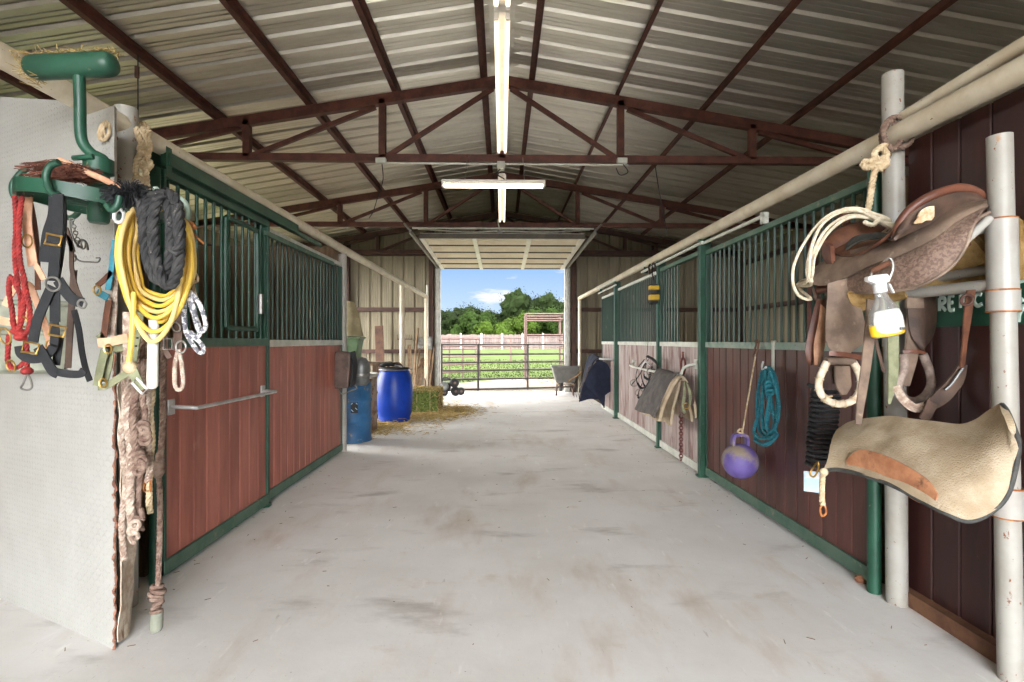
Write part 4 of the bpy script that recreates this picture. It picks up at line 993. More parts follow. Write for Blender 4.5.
# little black machine by the doorway
mc = fl(449, 396)
t = thing('garden_tiller', 'small black engine machine with paired wheels beside the left door jamb', 'machine', mc)
MB().bb(mc + V(-.22, -.12, .12), mc + V(.04, .16, .34)).build('engine_block', m_rubber, t, smooth=False, bevel=.03)
MB().lathe([(0, 0), (.1, 0), (.11, .03), (.1, .07), (.04, .09), (0, .09)], mc + V(-.1, -.14, .26), (0, -1, .15), n=20).build('starter_cover', m_motor, t)
MB().tube(crv([mc + V(-.2, .05, .34), mc + V(-.14, .02, .46), mc + V(.02, 0, .44), mc + V(.06, 0, .36)], 16), .022, 8).build('handle', m_rubber, t)
for dx, zz, r in ((.14, .34, .12), (.16, .12, .12), (-.12, .09, .09), (.3, .12, .10)):
    MB().lathe([(.03, -.05), (r - .02, -.05), (r, -.03), (r, .03), (r - .02, .05), (.03, .05)], mc + V(dx, -.06 if zz > .2 else .02, zz), (.35, -1, 0), n=22).build('wheel', m_rubber, t); W_ = LAST[0]
    MB().lathe([(0, -.055), (.035, -.055), (.035, .055), (0, .055)], mc + V(dx, -.06 if zz > .2 else .02, zz), (.35, -1, 0), n=14).build('wheel_hub', m_fan, W_)
MB().tube([mc + V(.14, -.02, .34), mc + V(0, 0, .25)], .02, 8).tube([mc + V(.16, .02, .12), mc + V(-.05, .03, .18)], .02, 8).build('axle', m_zinc, t)
# electric box and conduit
cb_ = at(429, 343, 13.75)
t = thing('switch_box', 'grey switch box on a pale conduit running up the far left wall', 'switch box', cb_)
MB().tube([at(427, 285, 13.85), at(428, 400, 13.85)], .03, 8).build('conduit', m_pale, t)
MB().box(cb_, (.16, .12, .34)).build('box', m_motor, t, smooth=False, bevel=.015); W_ = LAST[0]
MB().box(cb_ + V(.0, -.07, .02), (.11, .02, .2)).build('cover', m_zinc, W_, smooth=False, bevel=.01)
# tools and boards leaning on the far left wall
def lean(lb, name, cat, pts, r, mat, grp='tools leaning on the far left wall', head=None):
    t = thing(name, lb, cat, pts[0], grp)
    MB().tube(crv(pts, 12), r, 8).build('handle', mat, t)
    if head == 'rake':
        p = Vector(pts[-1]); MB().bar(p + V(-.2, 0, 0), p + V(.2, 0, 0), .03, .03).build('head', m_iron_dark, t, smooth=False)
        for k_ in range(9): MB().tube([p + V(-.19 + k_ * .047, 0, 0), p + V(-.19 + k_ * .047, -.05, .12)], .006, 5).build('tine', m_iron_dark, t)
    elif head == 'shovel':
        p = Vector(pts[-1]); MB().sheet([[p + V(-.02, 0, -.02), p + V(-.11, .02, .05), p + V(-.11, .0, .22), p + V(0, -.02, .32)], [p + V(.02, 0, -.02), p + V(.11, .02, .05), p + V(.11, 0, .22), p + V(0, -.02, .321)]], .008, 12, 6).build('blade', m_zinc, t)
    return t
lean('pale crooked pole leaning left of the switch box, tallest of the tools', 'pole', 'pole', [fl(413, 399, .0) + V(0, .3, 0), at(415, 362, 13.6), at(418, 328, 13.85)], .03, m_wood)
lean('long handled rake leaning between the cream post and pale pole', 'rake', 'rake', [V(-2.55, 13.3, 0), V(-2.62, 13.85, 1.45)], .018, m_wood, head='rake')
lean('shovel standing blade up behind the hay bale', 'shovel', 'shovel', [V(-2.3, 13.35, 0), V(-2.22, 13.85, 1.2)], .02, m_wood, head='shovel')
lean('slanted grey handle crossing behind the hay bale', 'pole', 'pole', [V(-2.95, 13.2, .0), V(-2.4, 13.6, .52), V(-2.0, 13.85, .95)], .018, m_wood)
lean('thin dark handle standing right of the pale pole', 'pole', 'pole', [V(-2.0, 13.4, 0), V(-2.08, 13.88, 1.5)], .02, m_leather_dk)
lean('dark stick leaning just left of the door jamb', 'pole', 'pole', [V(-1.9, 13.3, 0), V(-1.84, 13.9, 1.25)], .022, m_wood)
def board(lb, a, b, w, mat):
    tag(MB().bar(a, b, w, .03, side=(1, 0, 0)).build('plank', mat, smooth=False, bevel=.003), lb, 'board', 'boards leaning on the far left wall')
board('dark tall board leaning behind the blue barrel', at(381, 396, 13.3), at(379, 326, 13.8), .22, M('dark_board', (92, 64, 48), (66, 46, 36), .8, scale=6))
board('weathered grey board standing beside the left door jamb', V(-2.0, 13.5, 0), V(-1.97, 13.85, 1.35), .14, m_wood)
board('short grey board leaning right of the shovel', V(-2.25, 13.4, 0), V(-2.12, 13.85, .95), .16, m_wood)
board('narrow brown board leaning behind the pale pole', V(-2.4, 13.45, 0), V(-2.5, 13.86, 1.3), .1, m_wood)
board('brown low board laid against the wall behind the barrel', V(-3.2, 13.6, .55), V(-2.55, 13.75, .62), .3, M('brown_low_board', (86, 64, 50), None, .85, scale=5))
# shelf with green crate and sack
t = thing('work_shelf', 'dark wooden shelf bench behind the barn fan and drums', 'bench', (-2.75, 9.6, 0))
MB().bb((-3.5, 9.3, .95), (-2.25, 10.0, 1.0)).build('top', m_wood, t, smooth=False)
for x in (-3.45, -2.3):
    for y in (9.35, 9.95): MB().bb((x - .04, y - .04, 0), (x + .04, y + .04, .95)).build('leg', m_wood, t, smooth=False)
t = thing('crate', 'green plastic crate on the bench beside the white post', 'crate', at(350, 340, 9.6))
c = V(at(349, 340, 9.6).x, 9.6, 1.0)
mb = MB(); mb.prism([c + V(-.2, -.18, .0), c + V(.16, -.18, 0), c + V(.24, -.2, .46), c + V(-.26, -.2, .46)], (0, .36, 0)); mb.build('body', M('faded_green_plastic', (112, 140, 104), (92, 118, 86), .6), t, smooth=False, bevel=.01)
MB().bb(c + V(-.28, -.22, .44), c + V(.26, .2, .48)).build('rim', M('faded_green_rim', (128, 154, 118), None, .6), t, smooth=False, bevel=.008)
sc_ = V(at(350, 320, 9.6).x, 9.6, 1.49)
t = thing('feed_sack', 'pale feed sack standing on the green crate', 'sack', sc_)
MB().sheet([[sc_ + V(-.24, -.05, 0), sc_ + V(-.22, -.06, .3), sc_ + V(-.2, -.03, .62)], [sc_ + V(-.1, -.16, 0), sc_ + V(-.08, -.15, .3), sc_ + V(-.06, -.05, .66)], [sc_ + V(.1, -.16, 0), sc_ + V(.1, -.14, .3), sc_ + V(.05, -.05, .64)], [sc_ + V(.25, -.04, 0), sc_ + V(.2, -.03, .3), sc_ + V(.1, .0, .6)], [sc_ + V(.1, .1, 0), sc_ + V(.08, .1, .3), sc_ + V(.04, .03, .62)], [sc_ + V(-.14, .1, 0), sc_ + V(-.12, .1, .3), sc_ + V(-.1, .03, .64)], [sc_ + V(-.24, -.05, 0), sc_ + V(-.22, -.06, .3), sc_ + V(-.2, -.03, .62)]], .006, 14, 30, .012, 3).build('bag', M('pale_woven_sack', (182, 172, 140), (160, 150, 118), .8), t)
MB().tube(crv([sc_ + V(-.18, -.03, .6), sc_ + V(0, -.06, .63), sc_ + V(.09, -.01, .6)], 10), .01, 6).build('seam', m_cotton, t)
# ================================================================ tack on the right
YS = ipl([(780, 2.78), (808, 2.66), (850, 2.42), (880, 2.26), (930, 2.10), (985, 2.0), (1030, 1.98)])
def sp_(pts, off=0): return [at(p[0], p[1], YS(p[0]) + off + (p[2] if len(p) > 2 else 0)) for p in pts]
# saddle rack: three pipes from the near post to the tall post
t = thing('saddle_rack', 'white pipe saddle rack welded between the nearest white post and the tall post', 'rack', (2.0, 2.13, 1.6))
MB().tube([at(992, 285, 2.1), at(868, 298, 2.72)], .026, 14).build('lower_pipe', m_white_post, t)
MB().tube([at(990, 226, 2.1), at(955, 236, 2.24), V(1.96, 2.66, 1.80)], .024, 14).build('top_pipe', m_white_post, t)
MB().tube([at(990, 218, 2.07), at(955, 250, 2.1), at(926, 270, 2.14)], .017, 12).build('brace', m_white_post, t)
MB().tube([V(2.12, 2.13, 1.715), V(2.12, 2.7, 1.70)], .022, 12).build('lower_pipe', m_white_post, t)
# --- saddle
t = thing('western_saddle', 'worn brown western saddle with tooled skirt on the white pipe rack', 'saddle', (1.9, 2.3, 1.65))
# fleece lined bars
cs = []
for Y, z0, w_ in ((2.18, 1.90, .20), (2.3, 1.87, .22), (2.45, 1.86, .22), (2.68, 1.85, .20)):
    c = 1.93
    cs.append([V(c - .09, Y + .06, z0 - .02), V(c, Y, z0), V(c + w_ * .5, Y, z0 - .03), V(c + w_, Y, z0 - .15)])
MB().sheet(cs, .03, 40, 20, .006, 2).build('fleece_lining', m_fleece, t)
# the far skirt, its fleece side seen beneath the rack and right of the post
MB().sheet([[at(862, 292, 2.72), at(900, 276, 2.62), at(945, 258, 2.4), at(985, 232, 2.2), at(1006, 212, 2.12), at(1024, 220, 2.07)], [at(858, 304, 2.7), at(900, 296, 2.58), at(960, 290, 2.36), at(988, 284, 2.2), at(1006, 282, 2.12), at(1024, 280, 2.07)]], .018, 34, 8, .005, 5).build('far_skirt', m_fleece, t)
MB().sheet([[at(848, 292, 2.38), at(852, 302, 2.4), at(862, 309, 2.44)], [at(875, 292, 2.3), at(876, 300, 2.34), at(878, 304, 2.4)], [at(905, 289, 2.2), at(905, 294, 2.25), at(908, 296, 2.32)]], .022, 16, 10, .004, 9).build('near_bar_fleece', m_fleece, t)
# tooled skirt
up = [(850, 272), (876, 264), (905, 250), (932, 234), (958, 218), (975, 207), (988, 204)]
lo = [(849, 292), (872, 293), (905, 290), (928, 283), (950, 268), (966, 250), (972, 233)]
lo2 = [(849, 292), (870, 293), (905, 290), (930, 281), (952, 266), (966, 246), (975, 222), (990, 212)]
mid = [((a[0] + b[0]) / 2 - 2, (a[1] + b[1]) / 2) for a, b in zip(up, lo)]
MB().sheet([sp_(up, -.01), sp_(mid, -.035), sp_(lo2, -.03)], .008, 44, 14).build('skirt', m_tooled, t); W_ = LAST[0]
MB().tube(crv(sp_(lo2, -.032), 50), .007, 8).build('skirt_edge', m_leather_grey, W_)
# jockeys
ju = [(808, 274), (822, 263), (842, 254), (866, 247), (890, 241), (914, 227), (940, 214), (962, 205), (987, 200)]
jl = [(810, 284), (826, 285), (850, 276), (874, 264), (900, 256), (924, 244), (944, 232), (962, 219), (988, 206)]
jm = [((a[0] + b[0]) / 2 - 1, (a[1] + b[1]) / 2) for a, b in zip(ju, jl)]
MB().sheet([sp_(ju, .05), sp_(jm, -.035), sp_(jl, -.05)], .009, 50, 14, .003, 3).build('seat_jockey', m_leather_grey, t)
MB().sheet([sp_([(846, 246), (853, 238), (866, 234), (882, 233), (892, 236)], .03), sp_([(846, 250), (856, 243), (868, 240), (884, 238), (893, 240)], -.01)], .008, 20, 6).build('seat_edge', m_charcoal, t)
# fork with swell and horn
rot = Matrix.Rotation(math.radians(-6), 3, 'Y')
fc = at(859, 250, 2.62)
MB().ball(fc, (.188, .10, .145), 24, rot).build('fork', m_leather_br, t)
MB().tube(crv([fc + V(-.04, .02, .10), fc + V(-.055, .03, .17), fc + V(-.06, .035, .2)], 8), [.03, .026, .022, .02, .02, .02, .022, .024], 12).build('horn', m_leather_br, t); W_ = LAST[0]
MB().lathe([(0, .0), (.036, .0), (.044, .008), (.044, .016), (.034, .024), (0, .026)], fc + V(-.062, .035, .195), (-.1, .1, 1), n=18).build('horn_cap', m_leather_red, W_)
MB().sheet([sp_([(823, 240), (824, 254), (829, 264), (834, 262)], .02), sp_([(832, 246), (833, 256), (834, 262), (836, 262)], .0)], .02, 14, 6).build('fork_flap', m_leather_red, t)
# cantle: an arch across the rear, its back facing out
ca = [(893, 241), (897, 229), (906, 214), (920, 202), (938, 193), (957, 188), (972, 190), (982, 197), (988, 208)]
cp = [at(x, y, 2.13 - .07 * math.sin(math.pi * (x - 893) / 95)) for x, y in ca]
MB().tube(crv(cp, 44), [.009 + .009 * min(1, i / 6, (43 - i) / 6) for i in range(44)], 12, sq=1.0).build('cantle_binding', m_leather_red, t)
ci = [(894, 240), (906, 234), (922, 227), (942, 217), (960, 208), (978, 203), (988, 208)]
MB().sheet([cp, [at(a, b, 2.08) for a, b in ((894, 240), (904, 228), (916, 219), (930, 211), (946, 203), (960, 198), (971, 198), (981, 202), (988, 208))], [at(a, b, 2.1) for a, b in ci]], .012, 36, 12).build('cantle_back', m_leather_dk, t); W_ = LAST[0]
MB().sheet([[at(918, 219, 2.045), at(921, 211, 2.042), at(928, 207, 2.038), at(936, 206, 2.035)], [at(914, 223, 2.05), at(924, 216, 2.043), at(930, 213, 2.04), at(936, 211, 2.035)], [at(922, 222, 2.045), at(926, 220, 2.045), at(931, 220, 2.045), at(935, 216, 2.04)]], .006, 18, 12, .012, 8).build('torn_padding', m_stuffing, W_)
# seat between fork and cantle
MB().sheet([[V(1.68, 2.6, 1.86), V(1.66, 2.4, 1.80), V(1.66, 2.2, 1.84), cp[1] + V(0, .02, 0)], [V(1.80, 2.6, 1.95), V(1.78, 2.4, 1.86), V(1.78, 2.25, 1.88), cp[3] + V(0, .05, -.0)], [V(1.95, 2.6, 1.95), V(1.93, 2.4, 1.86), V(1.92, 2.25, 1.88), cp[5] + V(0, .04, -.0)], [V(2.06, 2.6, 1.87), V(2.06, 2.4, 1.81), V(2.06, 2.2, 1.83), cp[7] + V(.04, .04, -.02)]], .012, 24, 20).build('seat', m_leather_br, t)
# near fender, stirrup leather and stirrup
def hang(nm, left, right, Y, mat, th=.009, bulge=-.02, nu=24, jit=.0):
    L = [at(x, y, Y) for x, y in left]; R = [at(x, y, Y + .02) for x, y in right]
    n_ = max(len(L), len(R)); L = crv(L, n_); R = crv(R, n_)
    mid_ = [(a + b) / 2 + V(bulge * .5, bulge, 0) for a, b in zip(L, R)]
    return MB().sheet([L, mid_, R], th, nu, 10, jit, 4).build(nm, mat, t)
hang('fender', [(827, 284), (826, 310), (826, 335), (828, 352), (836, 357)], [(853, 277), (858, 298), (863, 318), (866, 338), (850, 352)], 2.40, m_leather_grey, jit=.003)
hang('stirrup_leather', [(829, 352), (830, 366), (833, 384)], [(847, 352), (847, 366), (845, 384)], 2.43, m_leather_dk, bulge=.0)
hang('stirrup_leather', [(835, 366), (835, 380), (838, 392), (842, 395)], [(849, 366), (850, 380), (850, 389), (846, 394)], 2.38, m_leather_grey, bulge=-.005)
MB().strap([at(829, 353, 2.375), at(838, 354, 2.365), at(848, 355, 2.37), at(862, 358, 2.38)], .022, (0, 0, 1), .005, n=14).build('hobble_strap', m_leather_red, t)
ring = [(827, 362), (823, 370), (819, 381), (820, 392), (827, 400), (838, 404), (850, 402), (858, 395), (861, 384), (859, 373), (853, 362)]
o = MB().tube(crv([at(x, y, 2.40) for x, y in ring], 44), .017, 10).build('stirrup', m_raw, t)
MB().tube([at(826, 361, 2.40), at(854, 361, 2.40)], .018, 12).build('stirrup_bolt', m_leather_grey, o)
for k_ in range(9):
    q = crv([at(x, y, 2.40) for x, y in ring], 44); MB().torus(q[3 + k_ * 4], .0185, .0028, q[4 + k_ * 4] - q[2 + k_ * 4], n=12, m=5).build('wrap', m_cotton, o)
MB().tube(crv([at(824, 402, 2.39), at(826, 398, 2.37), at(832, 396, 2.38)], 8), .005, 6).build('wrap_end', m_cotton, o)
# pinkish billet left of the fender
hang('rear_billet', [(817, 299), (811, 320), (806, 345), (804, 361), (809, 365)], [(826, 300), (823, 322), (821, 345), (815, 363), (811, 365)], 2.62, m_leather_red, .012)
hang('rear_billet', [(821, 304), (817, 330), (812, 356), (815, 365)], [(826, 312), (824, 335), (823, 352), (818, 365)], 2.58, m_leather_tan, .010)
MB().tube([at(818, 290, 2.64), at(838, 286, 2.56)], .022, 12).build('strap_roll', m_leather_red, t)
MB().strap([at(811, 284, 2.66), at(814, 292, 2.64), at(816, 300, 2.64), at(814, 296, 2.66)], .014, (1, 0, 0), .004, n=14).build('tie_string', m_leather_grey, t)
# latigo
MB().strap([at(872, 300, 2.2), at(870, 330, 2.18), at(866, 365, 2.17), at(861, 400, 2.16), at(858, 424, 2.15)], [.05, .05, .046, .04, .026], (1, .1, 0), .006, n=30).build('latigo', m_leather_grey, t)
MB().strap([at(874, 330, 2.24), at(878, 350, 2.26), at(884, 372, 2.28)], .014, (1, 0, 0), .005, n=14).build('tie_string', m_leather_dk, t)
MB().strap([at(893, 300, 2.36), at(893, 340, 2.37), at(893, 375, 2.37), at(889, 404, 2.36)], [.056, .056, .056, .05, .012], (1, .1, 0), .006, n=26).build('off_billet', m_olive, t)
# rigging dee
MB().tube(crv([at(871, 285, 2.20), at(872, 272, 2.19), at(882, 264, 2.16), at(890, 258, 2.14), at(893, 268, 2.14), at(888, 282, 2.15)], 30), .006, 8).build('rigging_ring', m_zinc, t)
MB().tube([at(872, 271, 2.19), at(890, 262, 2.14)], .013, 10).build('ring_keeper', m_leather_br, t)
# far side fender and stirrup
hang('far_fender', [(907, 296), (908, 318), (912, 338), (922, 350)], [(935, 296), (936, 318), (934, 332), (923, 350)], 2.45, m_leather_dk)
hang('far_stirrup_leather', [(907, 300), (907, 325), (905, 350), (901, 385)], [(922, 300), (922, 325), (919, 350), (909, 386)], 2.46, m_leather_grey, bulge=0)
MB().strap([at(906, 303, 2.44), at(923, 303, 2.44)], .05, (0, 0, 1), .014, n=6).build('keeper', m_leather_grey, t)
MB().strap([at(903, 352, 2.44), at(914, 351, 2.43), at(925, 353, 2.44)], .016, (0, 0, 1), .005, n=10).build('hobble_strap', m_leather_red, t)
rg = [(903, 354), (904, 368), (899, 382), (899, 392), (906, 399), (915, 401), (925, 396), (931, 385), (930, 372), (926, 362), (923, 354)]
MB().tube(crv([at(x, y, 2.47) for x, y in rg], 40), .019, 10).build('far_stirrup', M('grey_rawhide', (158, 142, 130), (118, 100, 90), .7, scale=20, bump=.4, bscale=60), t)
# cinch hanging right
MB().strap([at(971, 290, 2.14), at(968, 312, 2.16), at(965, 340, 2.2), at(962, 368, 2.24)], [.045, .04, .024, .024], (1, .2, 0), .006, n=24).build('cinch_strap', m_leather_br, t)
MB().torus(at(967, 300, 2.13), .022, .006, (.2, 1, .2), n=18, m=7).build('cinch_ring', m_iron_dark, t)
MB().strap([at(963, 364, 2.24), at(956, 380, 2.26), at(942, 396, 2.28), at(928, 407, 2.3)], [.03, .06, .07, .05], (.6, 0, -.7), .012, n=22).build('cinch', m_leather_dk, t)
MB().strap([at(930, 405, 2.3), at(915, 408, 2.32), at(903, 399, 2.34), at(896, 386, 2.36)], [.04, .04, .035, .03], (0, 0, 1), .01, n=20).build('cinch_lining', m_cotton_dirty, t)
MB().tube([at(963, 368, 2.225), at(951, 385, 2.245), at(945, 390, 2.25)], .005, 6).build('cinch_buckle', m_motor, t)
MB().strap([at(932, 402, 2.27), at(928, 412, 2.26), at(923, 420, 2.26)], .045, (1, 0, 0), .008, n=8).build('cinch_end', m_leather_dk, t)
# lariat
t = thing('lariat', 'pale coiled lariat rope hung over the saddle horn', 'rope', at(847, 215, 2.68))
rnd = random.Random(12)
for i, pts in enumerate([[(888, 228), (872, 213), (850, 208), (826, 217), (806, 240), (794, 265), (793, 283), (799, 296), (811, 299)],
                         [(890, 233), (872, 216), (850, 211), (832, 216), (818, 230), (809, 255), (807, 275), (811, 285)],
                         [(891, 237), (876, 221), (856, 215), (840, 219), (824, 232), (813, 254), (810, 272), (811, 284)],
                         [(890, 231), (880, 221), (862, 217), (846, 219), (828, 233), (815, 256), (811, 278)],
                         [(893, 236), (886, 225), (872, 217), (856, 210), (838, 213), (821, 226), (811, 250), (808, 280)]]):
    p = [at(x, y, (2.50 if x > 840 else 2.56) - .012 * i) for x, y in pts]
    p += [V(1.66, 2.84, 1.72), V(1.85, 2.90, 1.80)]
    MB().tube(crv(p, 70, True), .0075, 8, True).build('coil_loop', m_lasso, t)
MB().rope(crv([at(864, 222, 2.46), at(873, 225, 2.45), at(880, 219, 2.45), at(888, 220, 2.46)], 16), .011, .03).build('honda_knot', m_lasso, t)

# spray bottle
bc_ = at(885, 312, 2.03)
ax = (at(879, 276, 2.03) - at(890, 338, 2.03)).normalized(); fx_ = V(1, 0, 0); 
t = thing('spray_bottle', 'clear spray bottle with white trigger and yellow liquid hung on the saddle ring', 'bottle', at(890, 338, 2.03))
bb_ = at(888.5, 336, 2.03); H = (at(879, 276, 2.03) - bb_).length
k_ = H / .245
prof = [(0, 0), (.058, 0), (.066, .006), (.068, .03), (.067, .07), (.060, .105), (.044, .132), (.031, .15), (.026, .165), (.024, .18), (.0185, .19), (.0165, .196)]
MB().lathe([(r * k_, h * k_) for r, h in prof], bb_, ax, n=32, sy=.5, ref=fx_).build('body', m_clear, t)
MB().lathe([(0, .0015 * k_), (.0585 * k_, .0015 * k_), (.0672 * k_, .007 * k_), (.0692 * k_, .03 * k_), (.0688 * k_, .047 * k_), (.069 * k_, .05 * k_), (0, .05 * k_)], bb_, ax, n=32, sy=.51, ref=fx_).build('liquid', m_yell_liq, t)
MB().lathe([(.0505 * k_, .012 * k_), (.0605 * k_, .03 * k_), (.0605 * k_, .07 * k_), (.052 * k_, .103 * k_), (.038 * k_, .108 * k_)], bb_ + V(0, -.0105, 0), ax, n=20, a0=math.pi * 1.02, a1=math.pi * 1.98, sy=.5, ref=fx_).build('label', m_label, t); W_ = LAST[0]
for q in range(3):
    p = bb_ + ax * (.03 * k_) + V(.018 + q * .009, -.047, 0); MB().box(p, (.006, .002, .010)).build('label_mark', m_motor, W_, smooth=False)
up_ = ax; sd = V(1, 0, -.12).normalized()
def hp(u, v, w=0): return bb_ + up_ * ((.19 + v) * k_) + sd * (u * k_) + V(0, w, 0)
MB().lathe([(.022 * k_, -.012 * k_), (.024 * k_, -.01 * k_), (.024 * k_, .022 * k_), (.018 * k_, .03 * k_), (0, .03 * k_)], hp(0, 0), ax, n=20).build('collar', m_white_pl, t)
MB().prism([hp(-.052, .028, -.014), hp(-.05, .046, -.014), hp(-.02, .056, -.014), hp(.034, .068, -.014), (hp(.04, .058, -.014)), hp(.03, .035, -.014), hp(.018, .022, -.014), hp(-.02, .02, -.014)], (0, .028, 0)).build('trigger_head', m_white_pl, t, smooth=False, bevel=.004)
MB().prism([hp(.034, .03, -.008), hp(.044, .028, -.008), hp(.05, .008, -.008), hp(.056, -.006, -.008), hp(.05, -.01, -.008), hp(.042, .004, -.008)], (0, .016, 0)).build('trigger', m_white_pl, t, smooth=False, bevel=.003)

# cream felt saddle pad over the lower rack
t = thing('lower_rack', 'white pipe arm under the cream felt pad between the two white posts', 'rack', (2.0, 2.13, 1.03))
MB().tube(crv([V(2.1, 2.13, .98), V(2.02, 2.16, .985), V(1.95, 2.3, .985), V(1.95, 2.5, .975), V(2.03, 2.66, .96), V(2.09, 2.7, .95)], 30), .022, 12).build('pipe', m_white_post, t)
YR = ipl([(820, 2.66), (850, 2.60), (920, 2.26), (965, 2.06), (1003, 1.95), (1030, 1.92)])
YB = ipl([(820, 2.46), (846, 2.34), (886, 2.12), (940, 1.90), (970, 1.84), (1020, 1.80)])
ridge = [(838, 431), (850, 424), (868, 420), (890, 418), (915, 421), (940, 424), (962, 426), (978, 421), (990, 412), (1001, 405)]
mid1 = [(833, 444), (846, 440), (872, 440), (900, 442), (930, 449), (955, 454), (976, 450), (995, 440), (1006, 424), (1006, 414)]
mid2 = [(829, 458), (842, 456), (872, 462), (902, 468), (932, 478), (956, 484), (980, 480), (1000, 466), (1011, 448), (1011, 428)]
bot = [(825, 470), (842, 470), (870, 477), (896, 487), (922, 501), (946, 513), (968, 521), (990, 512), (1008, 492), (1018, 448)]
t = thing('saddle_pad', 'cream felt saddle pad with brown leather patch draped over the lower rack', 'saddle pad', (1.93, 2.3, 1.04))
C0 = [at(x, y, YR(x)) for x, y in ridge]; C3 = [at(x, y, YB(x)) for x, y in bot]
def blend(pts, f_): return [at(x, y, lerp(YR(x), YB(x), f_) - .03 * math.sin(math.pi * f_)) for x, y in pts]
back = [p + V(.11, .07, -.22) if p.x < 1.97 else p + V(.04, .07, -.2) for p in C0]
bk2 = [p + V(.09, .05, -.06) for p in C0]
MB().sheet([C0, blend(mid1, .4), blend(mid2, .75), C3], .022, 64, 30, .006, 6).build('near_flap', m_felt, t); W_ = LAST[0]
MB().sheet([[p + V(.004, .004, .0) for p in C0], bk2, back], .02, 40, 10, .003, 6).build('far_flap', m_felt, t)
MB().tube(crv([at(x, y, YB(x)) for x, y in bot] + [at(1014, 430, 1.83), at(1007, 412, 1.9), at(1002, 405, 1.95)], 70), .0105, 8).build('edge_binding', m_charcoal, t)
wl = [(847, 459), (860, 450), (881, 454), (905, 465), (928, 480), (938, 494)]
wb = [(847, 465), (858, 470), (877, 477), (899, 490), (918, 502), (935, 506)]
def onpad(pts, o=-.028): return [at(x, y, lerp(YR(x), YB(x), .85) + o) for x, y in pts]
MB().sheet([onpad(wl), onpad([((a[0] + b[0]) / 2, (a[1] + b[1]) / 2) for a, b in zip(wl, wb)], -.034), onpad(wb)], .006, 30, 10).build('wear_patch', m_patch, W_)
# white letters on the green sign
t = thing('painted_sign', 'green painted sign board with pale hand lettering on the oxblood wall', 'sign', atx(980, 300, 2.19))
sx = 2.19
def sgn(px, py): return atx(px, py, sx)
q = [sgn(936, 252), sgn(936, 327)]
ya_, yb_ = q[0].y, 1.55
z0_, z1_ = q[1].z, 1.4 + (341 - 268) * 2.3 / 512 + .05
MB().bb((sx, yb_, z0_ + .0), (sx + .008, ya_, z1_)).build('board', m_sign, t, smooth=False)
def glyph(strokes, y0, w, z0, h):
    mb = MB()
    for s_ in strokes:
        pts = [V(sx - .002, y0 - x * w, z0 + y * h) for x, y in s_]
        mb.tube(crv(pts, max(2, 6 * len(pts))) if len(pts) > 2 else pts, .0095, 8)
    for v in mb.v: v.x = sx - .003 + (v.x - (sx - .002)) * .25
    return mb.build('letter', m_letter, t)
LR = [[(0, 0), (0, 1)], [(0, 1), (.7, .95), (.75, .65), (.05, .5)], [(.1, .5), (.9, 0)]]
LE = [[(.8, 1), (0, .95), (0, .05), (.8, 0)], [(0, .5), (.6, .52)]]
LP = [[(0, 0), (0, 1)], [(0, 1), (.7, .95), (.75, .62), (.05, .48)]]
LC = [[(.8, .9), (.35, 1), (0, .7), (0, .3), (.35, 0), (.85, .12)]]
def letter(g, pa, pb, ztop_px, zbot_px):
    a_, b_ = sgn(pa, ztop_px), sgn(pb, zbot_px); zt = sgn(pa, ztop_px).z; zb = sgn(pa, zbot_px).z
    glyph(g, a_.y, a_.y - b_.y, zb, zt - zb)
letter(LR, 940, 947, 298, 311); letter(LE, 950, 956, 296, 310); letter(LP, 961, 967, 295, 308); letter(LC, 975, 984, 294, 306)
MB().lathe([(0, -.004), (.012, -.002), (.012, .002), (0, .004)], sgn(1021, 300), (1, 0, 0), n=16).build('letter', m_letter, t)
glyph([[(0, 0), (.1, .5), (0, 1)], [(0, .0), (.5, .1)]], sgn(1019, 290).y, .05, sgn(1019, 282).z, .06); glyph([[(0, 0), (.1, .5), (.5, 1)]], sgn(1019, 320).y, .05, sgn(1019, 322).z, .07)

# knotted rope at the tall post
t = thing('knotted_rope', 'cream rope knotted at the tall white post and hanging to the saddle', 'rope', at(880, 150, 2.62))
MB().rope(crv([V(2.03, 2.62, 2.56), V(1.97, 2.61, 2.50), V(1.98, 2.62, 2.42), V(2.06, 2.60, 2.40), V(2.13, 2.62, 2.45), V(2.10, 2.63, 2.55)], 40, True), .014, .06, closed=True).build('old_wrap', m_rope_brown, t)
MB().rope(crv([V(2.0, 2.60, 2.53), V(1.95, 2.58, 2.46), V(1.99, 2.58, 2.38), V(2.04, 2.58, 2.43), V(2.02, 2.60, 2.52)], 40, True), .013, .05, closed=True).build('old_wrap', m_rope_brown, t)
for pts in ([(886, 145), (878, 149), (874, 156), (881, 160), (887, 155), (882, 148)], [(866, 160), (863, 164), (867, 168), (876, 163), (884, 158), (887, 164), (880, 168), (872, 167)], [(879, 160), (875, 170), (872, 185), (869, 205), (866, 216)], [(884, 166), (876, 160), (870, 162), (874, 168), (882, 169)]):
    MB().rope(crv(pp(pts, 2.52), 44), .0155, .06).build('rope', m_cotton, t)

